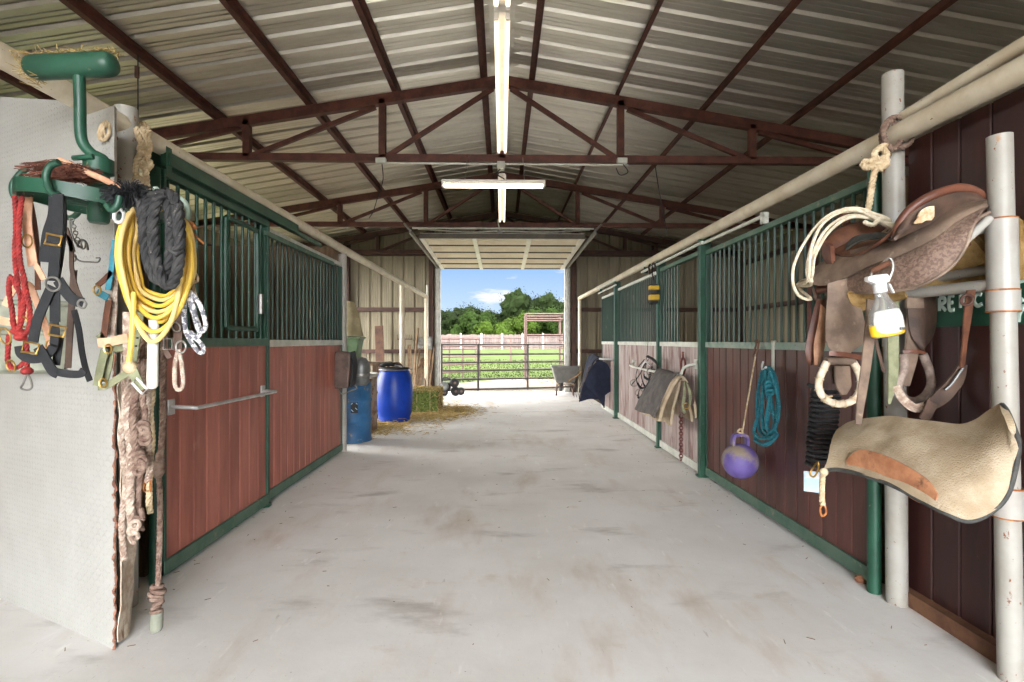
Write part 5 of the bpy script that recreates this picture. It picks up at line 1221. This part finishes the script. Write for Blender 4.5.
# black wound rope with tag
RY = 3.02
t = thing('lead_rope', 'new black lead rope wound in tight turns with a pale card tag', 'rope', at(824, 390, RY))
A, B = at(826, 392, RY), at(819, 466, RY)
MB().rope(crv([A.lerp(B, i / 200) + V(.075 * math.cos(i * .47) * (1.0 if i < 150 else .92), .05 * math.sin(i * .47), 0) for i in range(201)], 420), .0125, .04, 3, 5).build('wound_turns', m_rubber, t)
MB().rope(crv([at(818, 378, RY), at(815, 388, RY), at(812, 392, RY), at(818, 390, RY), at(826, 392, RY)], 20), .0125, .04).build('tail', m_rubber, t)
MB().tube(crv([at(826, 365, RY + .05), at(822, 375, RY), at(819, 384, RY), at(812, 386, RY), at(808, 384, RY)], 20), .012, 7).build('hanging_loop', m_rubber, t)
MB().tube(crv([at(818, 462, RY - .05), at(813, 468, RY - .07), at(810, 474, RY - .07), at(814, 477, RY - .07), at(818, 470, RY - .06)], 20, True), .005, 6, True).build('snap', m_brass, t)
MB().prism([at(804, 471, RY - .06), at(820, 472, RY - .06), at(820, 493, RY - .06), at(804, 491, RY - .06)], (0, .004, 0)).build('card_tag', m_tagblue, t, smooth=False); W_ = LAST[0]
MB().prism([at(805, 473, RY - .063), at(819, 474, RY - .063), at(819, 479, RY - .063), at(805, 478, RY - .063)], (0, .002, 0)).build('card_band', m_label, W_, smooth=False)
# rope end below the pad
t = thing('lead_rope', 'short tan rope end with rusty snap hanging from the left corner of the cream pad', 'rope', at(824, 472, 2.42))
MB().rope(crv(pp([(826, 470), (823, 474), (822, 486), (822, 500), (823, 505)], 2.42), 24), .013, .05).build('rope', m_cotton, t)
MB().tube(crv(pp([(823, 504), (820, 509), (822, 516), (826, 513), (825, 506)], 2.42), 20, True), .005, 6, True).build('snap', m_rust, t)
MB().ball(at(824, 472, 2.41), (.02, .018, .02), 10).build('knot', m_cotton, t)

# teal rope on a hook
TX = 2.03
def px_(pts, X): return [atx(p[0], p[1], X - (p[2] if len(p) > 2 else 0)) for p in pts]
t = thing('lead_rope', 'teal lead rope coiled on a white hook on the near right stall panel', 'rope', atx(765, 362, TX))
h = MB().tube(crv(px_([(763, 362, -.03), (762, 366, .0), (763, 370, .02), (766, 367, .04)], TX), 12), .008, 8).build('hook', m_white_pl, t)
for i, pts in enumerate([[(764, 368), (759, 385), (757, 405), (758, 425), (764, 436), (772, 432), (776, 415), (777, 395), (773, 375)], [(767, 368), (764, 388), (762, 410), (763, 428), (768, 434), (774, 425), (778, 405), (777, 385), (773, 372)],
                         [(764, 370), (762, 395), (758, 415), (754, 430), (757, 441), (766, 445), (774, 438), (775, 425), (771, 400), (769, 380)], [(765, 370), (767, 390), (769, 410), (766, 428), (762, 418), (763, 395)], [(770, 370), (775, 385), (779, 405), (777, 422), (770, 432), (766, 420), (770, 395)]]):
    MB().rope(crv(px_([(x, y, .012 * i) for x, y in pts], TX), 50, True), .0125, .05, closed=True).build('coil_loop', m_teal, t)
MB().rope(crv(px_([(754, 432, .05), (760, 438, .06), (770, 438, .06), (778, 433, .05), (773, 440, .05), (762, 444, .05), (754, 440, .05)], TX), 30), .011, .04).build('binding', m_teal, t)
for q in range(3): MB().torus(atx(769 + q * .5, 384 + q * 4, TX - .06), .024, .011, (.4, 1, .6), n=16, m=7).build('knot', m_teal, t)
# straps over the sill
t = thing('tie_strap', 'pale grey strap looped over the stall sill above the teal rope', 'strap', atx(773, 345, 2.06))
MB().strap(px_([(774, 342, -.05), (773.5, 341, .0), (773, 345, .02), (773, 355, .02), (773, 370, .015)], 2.06), .035, (0, 1, 0), .005, n=16).build('strap', m_pale, t)
t = thing('tie_strap', 'brown leather loop hanging over the sill above the purple ball', 'strap', atx(756, 345, 2.06))
MB().strap(px_([(757, 340, -.02), (756, 345, .02), (754, 352, .02), (753, 356, .02), (756, 355, .025), (758, 348, .025), (759, 341, .0)], 2.06), .02, (0, 1, 0), .006, n=26).build('strap', m_leather_br, t)
# purple ball
BX = 1.93
bcn = atx(740, 461, BX); br = 17.5 * bcn.y / 512
t = thing('toy_ball', 'dusty purple rubber ball with handle hung on a string', 'ball', bcn - V(0, 0, br))
MB().ball(bcn, br, 32).build('ball', m_purple, t)
hz_ = bcn + V(0, 0, br * .86)
MB().strap([hz_ + V(-.055, 0, -.02), hz_ + V(-.058, 0, .05), hz_ + V(-.045, 0, .085), hz_ + V(.0, 0, .092), hz_ + V(.045, 0, .085), hz_ + V(.058, 0, .05), hz_ + V(.055, 0, -.02)], .045, (0, 1, 0), .022, n=34).build('handle', m_purple, t)
MB().tube(crv([hz_ + V(0, 0, .085), atx(742, 434, 1.96), atx(747, 405, 2.01), atx(753, 370, 2.035), atx(756, 354, 2.035)], 24), .006, 6).tube(crv([hz_ + V(.01, 0, .1), hz_ + V(-.02, 0, .12), hz_ + V(.01, -.01, .14), hz_ + V(.02, 0, .1)], 12), .008, 6).build('string', m_cotton, t)

# folded pads on a swing bar
def drape(t, nm, y0, y1, prof, th, mat, jit=.006, seed=0, nu=30, nv=16):
    cs = []
    for f_ in (0, .33, .66, 1):
        y = lerp(y0, y1, f_); cs.append([V(x + .02 * math.sin(f_ * 5 + i), y + (.03 * math.sin(i * 1.7 + f_)), z + .012 * math.sin(f_ * 6 + i * .7)) for i, (x, z) in enumerate(prof)])
    return MB().sheet(cs, th, nu, nv, jit, seed).build(nm, mat, t)
t = thing('blanket_bar', 'pale swing bar holding the folded saddle pads on the right', 'rail', (1.95, 6.0, 1.02))
A, B = atx(696, 364, 2.04), atx(631, 379, 2.0)
MB().tube(crv([A, A + V(-.1, .05, -.03), V(1.90, A.y + .16, 1.03), V(1.90, 6.5, 1.02), V(1.92, 7.6, 1.03), V(2.03, 7.85, 1.06)], 40), .016, 10).build('bar', m_pale, t)
for p in (A, V(2.04, 7.9, 1.06)): MB().box(p, (.03, .05, .1)).build('mounting_plate', m_pale, t, smooth=False)
t = thing('saddle_pad', 'grey saddle pad folded over the swing bar with pale felt pads inside', 'saddle pad', (1.9, 5.9, 1.04))
P1 = [(1.62, .58), (1.68, .74), (1.75, .90), (1.83, 1.03), (1.93, 1.045), (2.0, .96), (2.03, .8)]
drape(t, 'outer_pad', 5.42, 6.10, P1, .02, m_grey_cloth, .006, 1)
t2 = thing('saddle_pad', 'cream felt pad under the grey pad on the swing bar', 'saddle pad', (1.9, 5.9, 1.0))
drape(t2, 'pad', 5.36, 6.0, [(1.66, .56), (1.71, .74), (1.77, .89), (1.845, 1.0), (1.93, 1.01), (1.99, .93), (2.025, .76), (2.03, .6)], .03, m_felt, .006, 2)
t3 = thing('saddle_pad', 'tan felt pad innermost on the swing bar, hanging lowest', 'saddle pad', (1.9, 5.9, .97))
drape(t3, 'pad', 5.38, 5.95, [(1.78, .50), (1.81, .70), (1.845, .88), (1.88, .965), (1.93, .97), (1.965, .88), (1.985, .7), (1.99, .56)], .028, m_patch if False else m_felt, .006, 3)
t = thing('web_halter', 'tangle of brass and tan halter straps hanging under the folded pads', 'halter', (1.95, 5.55, .95))
for i in range(5):
    MB().strap([V(1.9 + .012 * i, 5.36 + .01 * i, .98), V(1.88 + .03 * i, 5.33, .85), V(1.86 + .035 * i, 5.33, .68 + .02 * i), V(1.90 + .02 * i, 5.33, .62 + .03 * i)], .03, (1, 0, 0), .006, n=16).build('strap', m_olive if i % 2 else m_leather_dk, t)
MB().torus(V(1.93, 5.32, .72), .03, .006, (.2, 1, 0), n=16, m=6).build('ring', m_brass, t)
# chain
t = thing('hanging_chain', 'rusty red chain hanging down the weathered door below the folded pads', 'chain', atx(681, 420, 1.99))
for i in range(17):
    p = atx(681, 414 + i * 2.8, 1.99); z = (1, (i % 2) * 2 - 1.0, 0)
    MB().torus(p, .021, .006, z, n=14, m=6, sx=.66 if False else 1).build('link', m_chain, t)
# red latch above
t = thing('hanging_hook', 'rusty red hook hanging on the weathered right door', 'hook', atx(683, 358, 2.03))
MB().tube(crv(px_([(683, 357), (681, 362), (681, 369), (683, 375), (685, 369), (685, 362), (683, 357)], 2.03), 30), .012, 8).tube(px_([(683, 352, -.01), (683, 358)], 2.03), .012, 8).build('hook', m_chain, t)
# bridle hanging on the far panel
t = thing('bridle', 'black bridle with steel bit hanging on the weathered far right panel', 'bridle', atx(648, 355, 1.98))
rnd = random.Random(17)
for i, pts in enumerate([[(648, 342), (647, 354), (646, 360)], [(647, 356), (656, 362), (658, 374), (652, 380), (644, 376), (646, 364)], [(644, 360), (638, 368), (636, 378), (641, 388), (648, 384), (650, 372)], [(650, 358), (658, 366), (660, 378), (654, 388), (646, 390)],
                          [(646, 362), (640, 374), (634, 382), (632, 384)], [(652, 364), (650, 378), (644, 390), (640, 398), (638, 394), (642, 384)], [(655, 370), (656, 384), (650, 396), (644, 400)], [(643, 398), (644, 406), (649, 413), (654, 417)], [(648, 360), (641, 372), (645, 386), (653, 380), (652, 366)]]):
    MB().strap(px_([(x, y, rnd.uniform(0, .1)) for x, y in pts], 1.98), .035, (.3, 1, .2), .008, n=24).build('strap', m_black if i % 3 else m_leather_dk, t)
for p in ((639, 393), (634, 383), (651, 372)): MB().torus(atx(p[0], p[1], 1.9), .05, .008, (.3, 1, 0), n=18, m=6).build('bit_ring', m_zinc, t)
MB().strap(px_([(640, 370, .1), (645, 362, .11), (651, 366, .1)], 1.98), .03, (.2, 1, .2), .006, n=16).build('brow_band', m_label, t)
# control box on a black cable
PX = 1.97
t = thing('pendant_control', 'yellow and black pendant control hanging on a cable by the right stall bars', 'control', atx(653, 302, PX))
c0, c1 = atx(653, 274, PX), atx(653, 290, PX)
MB().tube(crv([atx(653, 262, 2.06), atx(652, 272, PX), atx(654, 282, PX)], 14), .01, 7).build('cable', m_rubber, t)
MB().tube(crv([atx(650, 274, PX), atx(649, 266, 2.02), atx(653, 262, 2.06), atx(656, 268, PX)], 14), .012, 7).build('hook', m_rubber, t)
c = atx(653, 294, PX)
MB().box(c, (.12, .14, .26)).build('housing', m_rubber, t, smooth=False, bevel=.03); W_ = LAST[0]
MB().box(c + V(-.0, -.04, .075), (.13, .1, .06)).build('yellow_cap', m_yel_bk, W_, smooth=False, bevel=.015)
MB().box(c + V(-.0, -.04, -.05), (.13, .1, .075)).build('yellow_cap', m_yel_bk, W_, smooth=False, bevel=.015)
# navy blanket
t = thing('blanket_bar', 'grey swing bar holding the navy blanket on the farthest door', 'rail', (1.93, 9.9, 1.1))
MB().tube(crv([V(2.05, 9.42, 1.06), V(1.95, 9.5, 1.06), V(1.86, 9.65, 1.06), V(1.84, 10.4, 1.05), V(1.95, 10.6, 1.05), V(2.05, 10.65, 1.05)], 30), .018, 8).build('bar', m_silver, t)
t = thing('horse_blanket', 'navy horse blanket with grey lining slung over the farthest swing bar', 'blanket', (1.85, 10, 1.08))
at_ = lambda pts, Y: [at(x, y, Y) for x, y in pts]
PB = [(1.56, .36), (1.60, .52), (1.65, .70), (1.70, .9), (1.78, 1.06), (1.86, 1.09), (1.93, .98), (1.97, .75), (1.98, .5)]
cs = []
for f_ in (0, .3, .7, 1):
    y = lerp(9.75, 10.35, f_); cs.append([V(x + .015 * math.sin(7 * f_ + i), y + .06 * math.sin(i + 2 * f_), z + .03 * math.sin(4 * f_ + i)) for i, (x, z) in enumerate(PB)])
MB().sheet(cs, .03, 36, 18, .012, 5).build('shell', m_navy, t)
cs = [[V(p.x - .03, y_, p.z + .012) for p in cs[0]] for y_ in (9.9, 10.1, 10.3)]
MB().sheet([at_(pts, 9.72) for pts in ([(588, 372), (593, 365), (600, 361), (607, 364), (612, 372)], [(583, 384), (590, 380), (599, 378), (607, 379), (612, 383)], [(579, 402), (588, 399), (597, 399), (604, 396), (611, 391)])], .05, 24, 14, .012, 12).build('front_fold', m_navy, t)
for q in range(3): MB().tube(crv(at_([(592 - q * 1.5, 364 + q), (587 - q, 375 + q), (582 - q * .5, 388), (579 + q * .8, 399)], 9.70), 20), .008, 6).build('lining_edge', m_grey_cloth, t)
MB().sheet([[V(1.62, 9.72, .82), V(1.72, 9.7, .86), V(1.86, 9.7, .9), V(1.95, 9.72, .9)], [V(1.60, 9.7, .55), V(1.74, 9.66, .5), V(1.86, 9.68, .58), V(1.96, 9.7, .62)], [V(1.86, 9.72, .3), V(1.90, 9.7, .2), V(1.93, 9.7, .15), V(1.95, 9.72, .12)]], .02, 20, 14, .01, 8).build('hanging_corner', m_navy, t)
for i in range(3): MB().strap([V(1.50 + .05 * i, 10.42, .55), V(1.45 + .06 * i, 10.45, .36), V(1.47 + .05 * i, 10.4, .26)], .03, (0, 1, 0), .006, n=12).build('strap', m_grey_cloth, t)
# wheelbarrow
t = thing('wheelbarrow', 'grey poly tray wheelbarrow parked at the right of the far doorway', 'wheelbarrow', fl(567, 396))
wb = fl(566, 395.5); wy = wb.y
L, Rr = at(552, 367, wy).x, at(580, 367, wy).x
zt, zb = at(566, 366.5, wy).z, at(566, 383, wy).z
pr_t = [V(L, wy - .05, zt), V(Rr - .02, wy - .05, zt), V(Rr + .08, wy + .95, zt - .02), V(L + .06, wy + .95, zt - .02)]
pr_b = [V(L + .12, wy + .08, zb), V(Rr - .12, wy + .08, zb), V(Rr - .06, wy + .75, zb + .02), V(L + .14, wy + .75, zb + .02)]
ti = [p + V(.025 if i in (0, 3) else -.025, .025 if i < 2 else -.025, 0) for i, p in enumerate(pr_t)]; bi = [p + V(.02 if i in (0, 3) else -.02, .02 if i < 2 else -.02, .025) for i, p in enumerate(pr_b)]
MB().add(pr_t + pr_b + ti + bi, [(0, 1, 5, 4), (1, 2, 6, 5), (2, 3, 7, 6), (3, 0, 4, 7), (4, 5, 6, 7), (8, 9, 1, 0), (9, 10, 2, 1), (10, 11, 3, 2), (11, 8, 0, 3), (12, 13, 9, 8), (13, 14, 10, 9), (14, 15, 11, 10), (15, 12, 8, 11), (15, 14, 13, 12)]).build('tray', m_barrow, t, smooth=False, bevel=.02); W_ = LAST[0]
MB().tube(pr_t, .02, 8, True).build('rim', m_barrow, W_)
for sx_ in (L + .14, Rr - .2):
    MB().tube([V(sx_, wy - .3, zb - .02), V(sx_ + .02, wy + .3, zb - .03), V(lerp(sx_, (L + Rr) / 2, .7), wy + 1.15, .2)], .022, 8).build('handle', m_wood, t)
    MB().tube([V(sx_, wy + .1, zb - .02), V(sx_ - .03 if sx_ < 1.6 else sx_ + .03, wy - .02, .0)], .024, 8).build('leg', m_leather_dk, t)
MB().bar((L + .16, wy + .02, .22), (Rr - .2, wy + .02, .22), .05, .03).build('leg_brace', m_iron_dark, t, smooth=False)
MB().lathe([(.04, -.05), (.16, -.05), (.19, -.03), (.19, .03), (.16, .05), (.04, .05)], V((L + Rr) / 2, wy + 1.15, .19), (1, 0, 0), n=26).build('wheel', m_rubber, t)
MB().tube(crv([V(Rr - .32, wy - .04, .36), V(Rr - .1, wy - .06, .5), V(Rr + .03, wy - .08, .62)], 8), .026, 8).build('shovel_handle', m_wood, t)
# small stone and debris
MB_ = MB(); c = fl(862, 583)
o = MB().ball(c + V(0, 0, .02), (.035, .03, .024), 10)
for v in o.v: v += noise.noise_vector(v * 30) * .01
tag(o.build('stone', M('rust_clod', (150, 102, 74), (120, 78, 56), .9, scale=20)), 'small rust brown clod on the floor beside the round green post', 'clod')
rnd = random.Random(44)
mb = MB()
for _ in range(300):
    c = V(rnd.uniform(-1.9, 1.95), rnd.uniform(2.2, 12), .004)
    if rnd.random() < .6: c.x = rnd.choice((-1.9, 1.98)) + rnd.gauss(0, .12)
    a = rnd.uniform(0, 6.28); d = V(math.cos(a), math.sin(a), 0) * rnd.uniform(.004, .018); mb.tube([c - d, c + d], .0018, 3)
tag(mb.build('straw_litter', m_wood, smooth=False), 'scattered straw bits and dirt along the concrete aisle', 'litter', kind='stuff')
# ================================================================ outside
gz = lambda y: 0 if y < 20 else min(.5, (y - 20) * .0125)
mb = MB(); G = []
xs = [-90, -40, -20, -10, -4, 0, 4, 10, 20, 40, 90]; ys = [14.0, 17.5, 20, 24, 30, 40, 60, 90, 140]
vs = [(x, y, gz(y) - .03) for y in ys[1:] for x in xs]
n = len(xs)
struct(mb.add(vs, [(j * n + i, j * n + i + 1, j * n + n + i + 1, j * n + n + i) for j in range(len(ys) - 2) for i in range(n - 1)]).build('ground_field', m_grass))
struct(MB().add([(-90, 14.0, -.02), (90, 14.0, -.02), (90, 18.6, -.025), (20, 18.2, -.025), (4, 18.0, -.025), (.4, 19.5, -.02), (-1.5, 17.2, -.025), (-8, 17.6, -.025), (-90, 17.9, -.025)], [tuple(range(9))]).build('ground_dirt', m_dirt, smooth=False))
struct(MB().bb((-90, -60, -.12), (90, YF - .2, -.02)).build('ground_front', M('pale_gravel', (140, 132, 120), (122, 114, 104), .95, scale=2), smooth=False))
for nm, s in (('ground_left', -1), ('ground_right', 1)):
    struct(MB().bb((s * 6.6, YF - .2, -.12), (s * 90, 14.0, -.02)).build(nm, m_grass, smooth=False))
# grass blades
rnd = random.Random(11)
mb = MB()
for _ in range(5200):
    y = rnd.uniform(17.8, 34); x = rnd.uniform(-.17, .19) * y
    if y < 18.8 and x > -1: continue
    z = gz(y) - .03; h = rnd.uniform(.03, .09); a = rnd.uniform(0, 6.28); w = .02
    dx, dy = math.cos(a) * w, math.sin(a) * w; lx, ly = rnd.uniform(-.06, .06), rnd.uniform(-.06, .06)
    mb.add([(x - dx, y - dy, z), (x + dx, y + dy, z), (x + lx, y + ly, z + h)], [(0, 1, 2)])
tag(mb.build('grass', m_leaf[2], smooth=False), 'short green grass in the paddock beyond the gate', 'grass', kind='stuff')

def pipe_gate(name, lb, A, B, zs, mat, rb, verts, rv, cat='gate', grp=None):
    A, B = Vector(A), Vector(B)
    t = thing(name, lb, cat, A, grp)
    d = (B - A).normalized()
    for z in zs: MB().tube([A + V(0, 0, z), B + V(0, 0, z + (B.z - A.z) * 0)], rb, 8).build('bar', mat, t)
    for f_ in verts:
        p = A.lerp(B, f_); MB().tube([p + V(0, 0, -.03), p + V(0, 0, zs[-1] + .02)], rv, 8).build('upright', mat, t)
    return t
pipe_gate('pipe_gate', 'dark six bar pipe gate standing across the far doorway', (-1.78, 14.45, 0), (2.0, 15.3, 0), (.02, .31, .56, .79, 1.02, 1.30), m_gate, .028, (.02, .29, .67, .98), .034)
# brown pipe chute beyond the gate
t = thing('cattle_chute', 'tall rust brown pipe alley frame beyond the gate on the right', 'frame', (.85, 18.5, 0))
for x, y in ((.86, 18.5), (2.25, 18.5), (.92, 20.3), (2.3, 20.3)):
    MB().tube([(x, y, -.03), (x, y, 2.4)], .045, 8).build('upright', m_pipe_br, t)
for a, b in (((.86, 18.5), (2.25, 18.5)), ((.92, 20.3), (2.3, 20.3)), ((2.25, 18.5), (2.3, 20.3))):
    for z in (2.38, 2.2, 1.62): MB().tube([(a[0], a[1], z), (b[0], b[1], z)], .03, 8).build('rail', m_pipe_br, t)
for z in (.3, .6, .9, 1.2, 1.45): MB().tube([(2.25, 18.5, z), (2.3, 20.3, z)], .03, 8).build('rail', m_pipe_br, t)
pipe_gate('corral_panel', 'rust brown corral panel behind the left half of the dark gate', (-3.2, 19.4, -.02), (-.9, 20.6, -.02), (.2, .5, .8, 1.1, 1.5), m_pipe_br, .026, (.0, .5, .72, 1), .03, 'panel')
pipe_gate('corral_panel', 'long low rust brown pipe fence across the paddock', (-9, 30, .1), (1.6, 31, .1), (.5, 1.0, 1.5), m_pipe_br, .04, (.1, .3, .5, .7, .9), .05, 'panel')
pipe_gate('corral_panel', 'white painted pipe panel at the right edge of the far doorway view', (2.55, 20.5, 0), (3.9, 24, 0), (.2, .5, .8, 1.1, 1.4, 1.7), m_white_post, .05, (0, .5, 1), .08, 'panel')
# low branch litter on the dirt
rnd = random.Random(5)
for i in range(5):
    x, y = rnd.uniform(.9, 2.1), rnd.uniform(16.2, 17.6)
    tag(MB().tube(crv([(x - .35, y, -.01), (x, y + .1, .06 + .05 * i), (x + .4, y - .05, .02)], 10), .012, 5).build('dry_branch', m_wood), 'dry branch on the pale dirt beyond the gate', 'branch', 'dry branches beyond the gate')
# board fence
t = thing('board_fence', 'old pinkish board fence along the far side of the paddock', 'fence', (0, 60, .4))
mb = MB(); x = -22
rnd = random.Random(2)
while x < 22:
    w = rnd.uniform(.16, .24); mb.bb((x, 60, .4), (x + w - .015, 60.03, 2.15 + rnd.uniform(-.06, .06))); x += w
mb.build('board', m_fence, t, smooth=False)
for z in (.8, 1.35, 1.95): MB().bb((-22, 59.93, z - .06), (22, 60, z + .06)).build('rail', m_fence, t, smooth=False)
for i in range(-9, 10): MB().bb((i * 2.4 - .06, 59.85, .4), (i * 2.4 + .06, 59.98, 2.3)).build('post', M('pale_fence_post', (206, 196, 184), None, .8) if i == -9 else D.materials['pale_fence_post'], t, smooth=False)
# trees
def tree(lb, x, y, r, h, mat, seed, nl, z0=.3, ls=.28):
    rr = random.Random(seed)
    t = thing('tree', lb, 'tree', (x, y, z0), None)
    MB().tube(crv([(x, y, z0), (x + .1, y, z0 + h * .35), (x - .1, y, z0 + h * .6)], 8), [.28, .26, .24, .22, .2, .17, .14, .1], 8).build('trunk', m_bark, t)
    blobs = []
    for i in range(16):
        a = rr.uniform(0, 6.28); q = rr.random() ** .5 * r * .75
        zz = z0 + h * rr.uniform(.22, .86); sh = 1 - .55 * abs((zz - z0) / h - .5)
        blobs.append((V(x + math.cos(a) * q * sh, y + math.sin(a) * q * sh * .8, zz), r * rr.uniform(.28, .46)))
    mb = MB()
    for c, br in blobs:
        b0 = len(mb.v); mb.ball(c, br * .74, 22)
        for q_ in range(b0, len(mb.v)):
            v_ = mb.v[q_]; mb.v[q_] = v_ + (v_ - c) * (noise.noise(v_ * 1.4) * .6 + noise.noise(v_ * 4.5) * .3)
    for _ in range(nl):
        c, br = rr.choice(blobs)
        d = Vector((rr.gauss(0, 1), rr.gauss(0, 1), rr.gauss(0, 1))).normalized()
        p = c + d * br * rr.uniform(.72, 1.06) * (1 + .5 * noise.noise((c + d * br) * 1.4))
        if p.z < z0 + .1: continue
        u = Vector((rr.gauss(0, 1), rr.gauss(0, 1), rr.gauss(0, 1))).normalized(); k = d.cross(u).normalized() if d.cross(u).length > .01 else V(1, 0, 0)
        u = (k.cross(d) + d * rr.uniform(-.6, .6)).normalized(); s_ = ls * rr.uniform(.6, 1.2)
        mb.add([p - k * s_ * .5, p + u * s_ * .4, p + k * s_ * .5, p - u * s_ * .4], [(0, 1, 2, 3)])
    mb.build('crown', mat, t, smooth=False)
TL = [('dark bushy tree at the left edge of the doorway view', -8.6, 74, 4.2, 5.6, 0), ('mid green tree second from the left beyond the fence', -3.6, 70, 3.6, 4.6, 1), ('pale green round bush in front of the trees left of centre', -1.2, 66, 2.6, 3.7, 2),
      ('pale green tree at the middle of the doorway view', 2.2, 68, 3.2, 4.3, 2), ('large dark tree crown rising highest on the right', 5.6, 88, 6.6, 8.8, 0), ('mid green tree below the tall dark crown', 5.6, 70, 3.4, 5.2, 1),
      ('tall dark tree behind the brown pipe frame', 9.8, 90, 4.6, 7.6, 0), ('mid green bush at the right edge of the doorway view', 8.6, 69, 2.9, 4.4, 1), ('pale green bush beside the white fence panel', 11.0, 67, 2.4, 3.6, 2),
      ('dark tree hidden mostly behind the left door jamb', -12.5, 76, 3.8, 5.4, 0), ('dark distant tree on the left, peeking above the lighter trees', -5.6, 92, 5.0, 6.6, 0), ('dark distant tree to the left of the tallest crown', .2, 94, 5.2, 6.8, 0)]
for i, (lb, x, y, r, h, mi) in enumerate(TL): tree(lb, x, y, r, h, m_leaf[mi], 100 + i, 7000)

# ================================================================ light
w = D.worlds.new('world'); SC.world = w; w.use_nodes = True
nt = w.node_tree; nd = nt.nodes; lk = nt.links.new
bg = nd['Background']
tc = nd.new('ShaderNodeTexCoord'); sp = nd.new('ShaderNodeSeparateXYZ'); lk(tc.outputs['Generated'], sp.inputs[0])
def mr(src, a, b, c=0, d=1, mode='SMOOTHSTEP'):
    x = nd.new('ShaderNodeMapRange'); x.interpolation_type = mode
    for k_, v_ in zip(('From Min', 'From Max', 'To Min', 'To Max'), (a, b, c, d)): x.inputs[k_].default_value = v_
    lk(src, x.inputs['Value']); return x.outputs['Result']
def mxc(f_, a, b, mode='MIX'):
    x = nd.new('ShaderNodeMix'); x.data_type = 'RGBA'; x.blend_type = mode
    for s_, v_ in ((x.inputs[0], f_), (x.inputs[6], a), (x.inputs[7], b)):
        if hasattr(v_, 'node'): lk(v_, s_)
        else: s_.default_value = v_
    return x.outputs[2]
sky = mxc(mr(sp.outputs['Z'], -.02, .26), lin((206, 228, 248)), lin((104, 164, 234)))
sky = mxc(mr(sp.outputs['Z'], .2, .9), sky, lin((70, 124, 206)))
mp = nd.new('ShaderNodeMapping'); mp.inputs['Scale'].default_value = (1.0, 1.0, 3.4); mp.inputs['Location'].default_value = CLOUD; lk(tc.outputs['Generated'], mp.inputs['Vector'])
cn = nd.new('ShaderNodeTexNoise'); cn.inputs['Scale'].default_value = 6.5; cn.inputs['Detail'].default_value = 7; cn.inputs['Roughness'].default_value = .55; lk(mp.outputs['Vector'], cn.inputs['Vector'])
sky = mxc(mr(cn.outputs['Fac'], .53, .64), sky, lin((246, 247, 250)))
# sky boosted behind the camera, added to light the interior
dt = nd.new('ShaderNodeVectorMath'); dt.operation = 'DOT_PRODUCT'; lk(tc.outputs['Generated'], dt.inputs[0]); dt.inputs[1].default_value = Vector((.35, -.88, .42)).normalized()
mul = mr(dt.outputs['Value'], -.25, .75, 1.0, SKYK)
lf = mr(sp.outputs['X'], -.45, -.95, 0.0, SKYL)           # extra sky glow added on the left to feed the side opening
hi_ = nd.new('ShaderNodeMath'); hi_.operation = 'MULTIPLY'; lk(mr(sp.outputs['Z'], .16, .5, 0, SKYN), hi_.inputs[0]); lk(mr(sp.outputs['Y'], 0, .5), hi_.inputs[1])   # added glow high beyond the far door, to brighten its floor
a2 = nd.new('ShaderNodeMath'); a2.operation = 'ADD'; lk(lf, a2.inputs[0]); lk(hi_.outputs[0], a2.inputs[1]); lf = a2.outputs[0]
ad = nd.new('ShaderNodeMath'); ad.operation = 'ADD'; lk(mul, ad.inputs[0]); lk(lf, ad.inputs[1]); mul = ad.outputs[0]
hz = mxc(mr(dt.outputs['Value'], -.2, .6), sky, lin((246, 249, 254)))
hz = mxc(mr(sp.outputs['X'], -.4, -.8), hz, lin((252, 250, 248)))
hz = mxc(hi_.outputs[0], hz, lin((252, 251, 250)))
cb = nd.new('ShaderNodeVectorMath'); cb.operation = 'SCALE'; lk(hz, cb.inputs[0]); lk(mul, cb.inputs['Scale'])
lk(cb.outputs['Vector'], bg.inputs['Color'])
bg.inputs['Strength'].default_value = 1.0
w.cycles.sampling_method = 'MANUAL'; w.cycles.sample_map_resolution = 512
def portal(nm, loc, rot, sx, sy):
    l = D.lights.new(nm, 'AREA'); l.shape = 'RECTANGLE'; l.size = sx; l.size_y = sy; l.cycles.is_portal = True
    o = D.objects.new(nm, l); COL.objects.link(o); o.location = loc; o.rotation_euler = rot
portal('front_opening_portal', (0, YF - .06, 1.8), (math.radians(90), 0, 0), 5.4, 3.6)
portal('added_bay_portal', (-6.7, 10.35, 1.75), (math.radians(90), 0, math.radians(-90)), 5.9, 3.5)  # samples the sky through the added left opening
portal('doorway_portal', (.02, YE + .05, 1.7), (math.radians(-90), 0, 0), 3.5, 3.4)
sun = D.lights.new('sun', 'SUN'); sun.energy = SUN; sun.angle = .02; sun.color = (1, .95, .86)
so = D.objects.new('sun', sun); COL.objects.link(so)
so.rotation_euler = Vector((-.75, .12, -.85)).to_track_quat('-Z', 'Y').to_euler()

# ================================================================ camera
cam = D.cameras.new('camera'); cam.sensor_width = 36; cam.lens = 18.0; cam.clip_start = .05; cam.clip_end = 600
co = D.objects.new('camera', cam); COL.objects.link(co)
co.location = EYE; co.rotation_euler = (math.radians(90), 0, -YAW)
SC.camera = co
vs_ = SC.view_settings
SC.display_settings.display_device = 'sRGB'
vs_.view_transform = 'Standard'; vs_.look = 'None'; vs_.gamma = 1; vs_.exposure = EXPO; vs_.use_curve_mapping = False
SC.cycles.max_bounces = 10; SC.cycles.diffuse_bounces = 6; SC.cycles.glossy_bounces = 4; SC.cycles.transmission_bounces = 8
SC.cycles.sample_clamp_indirect = 8
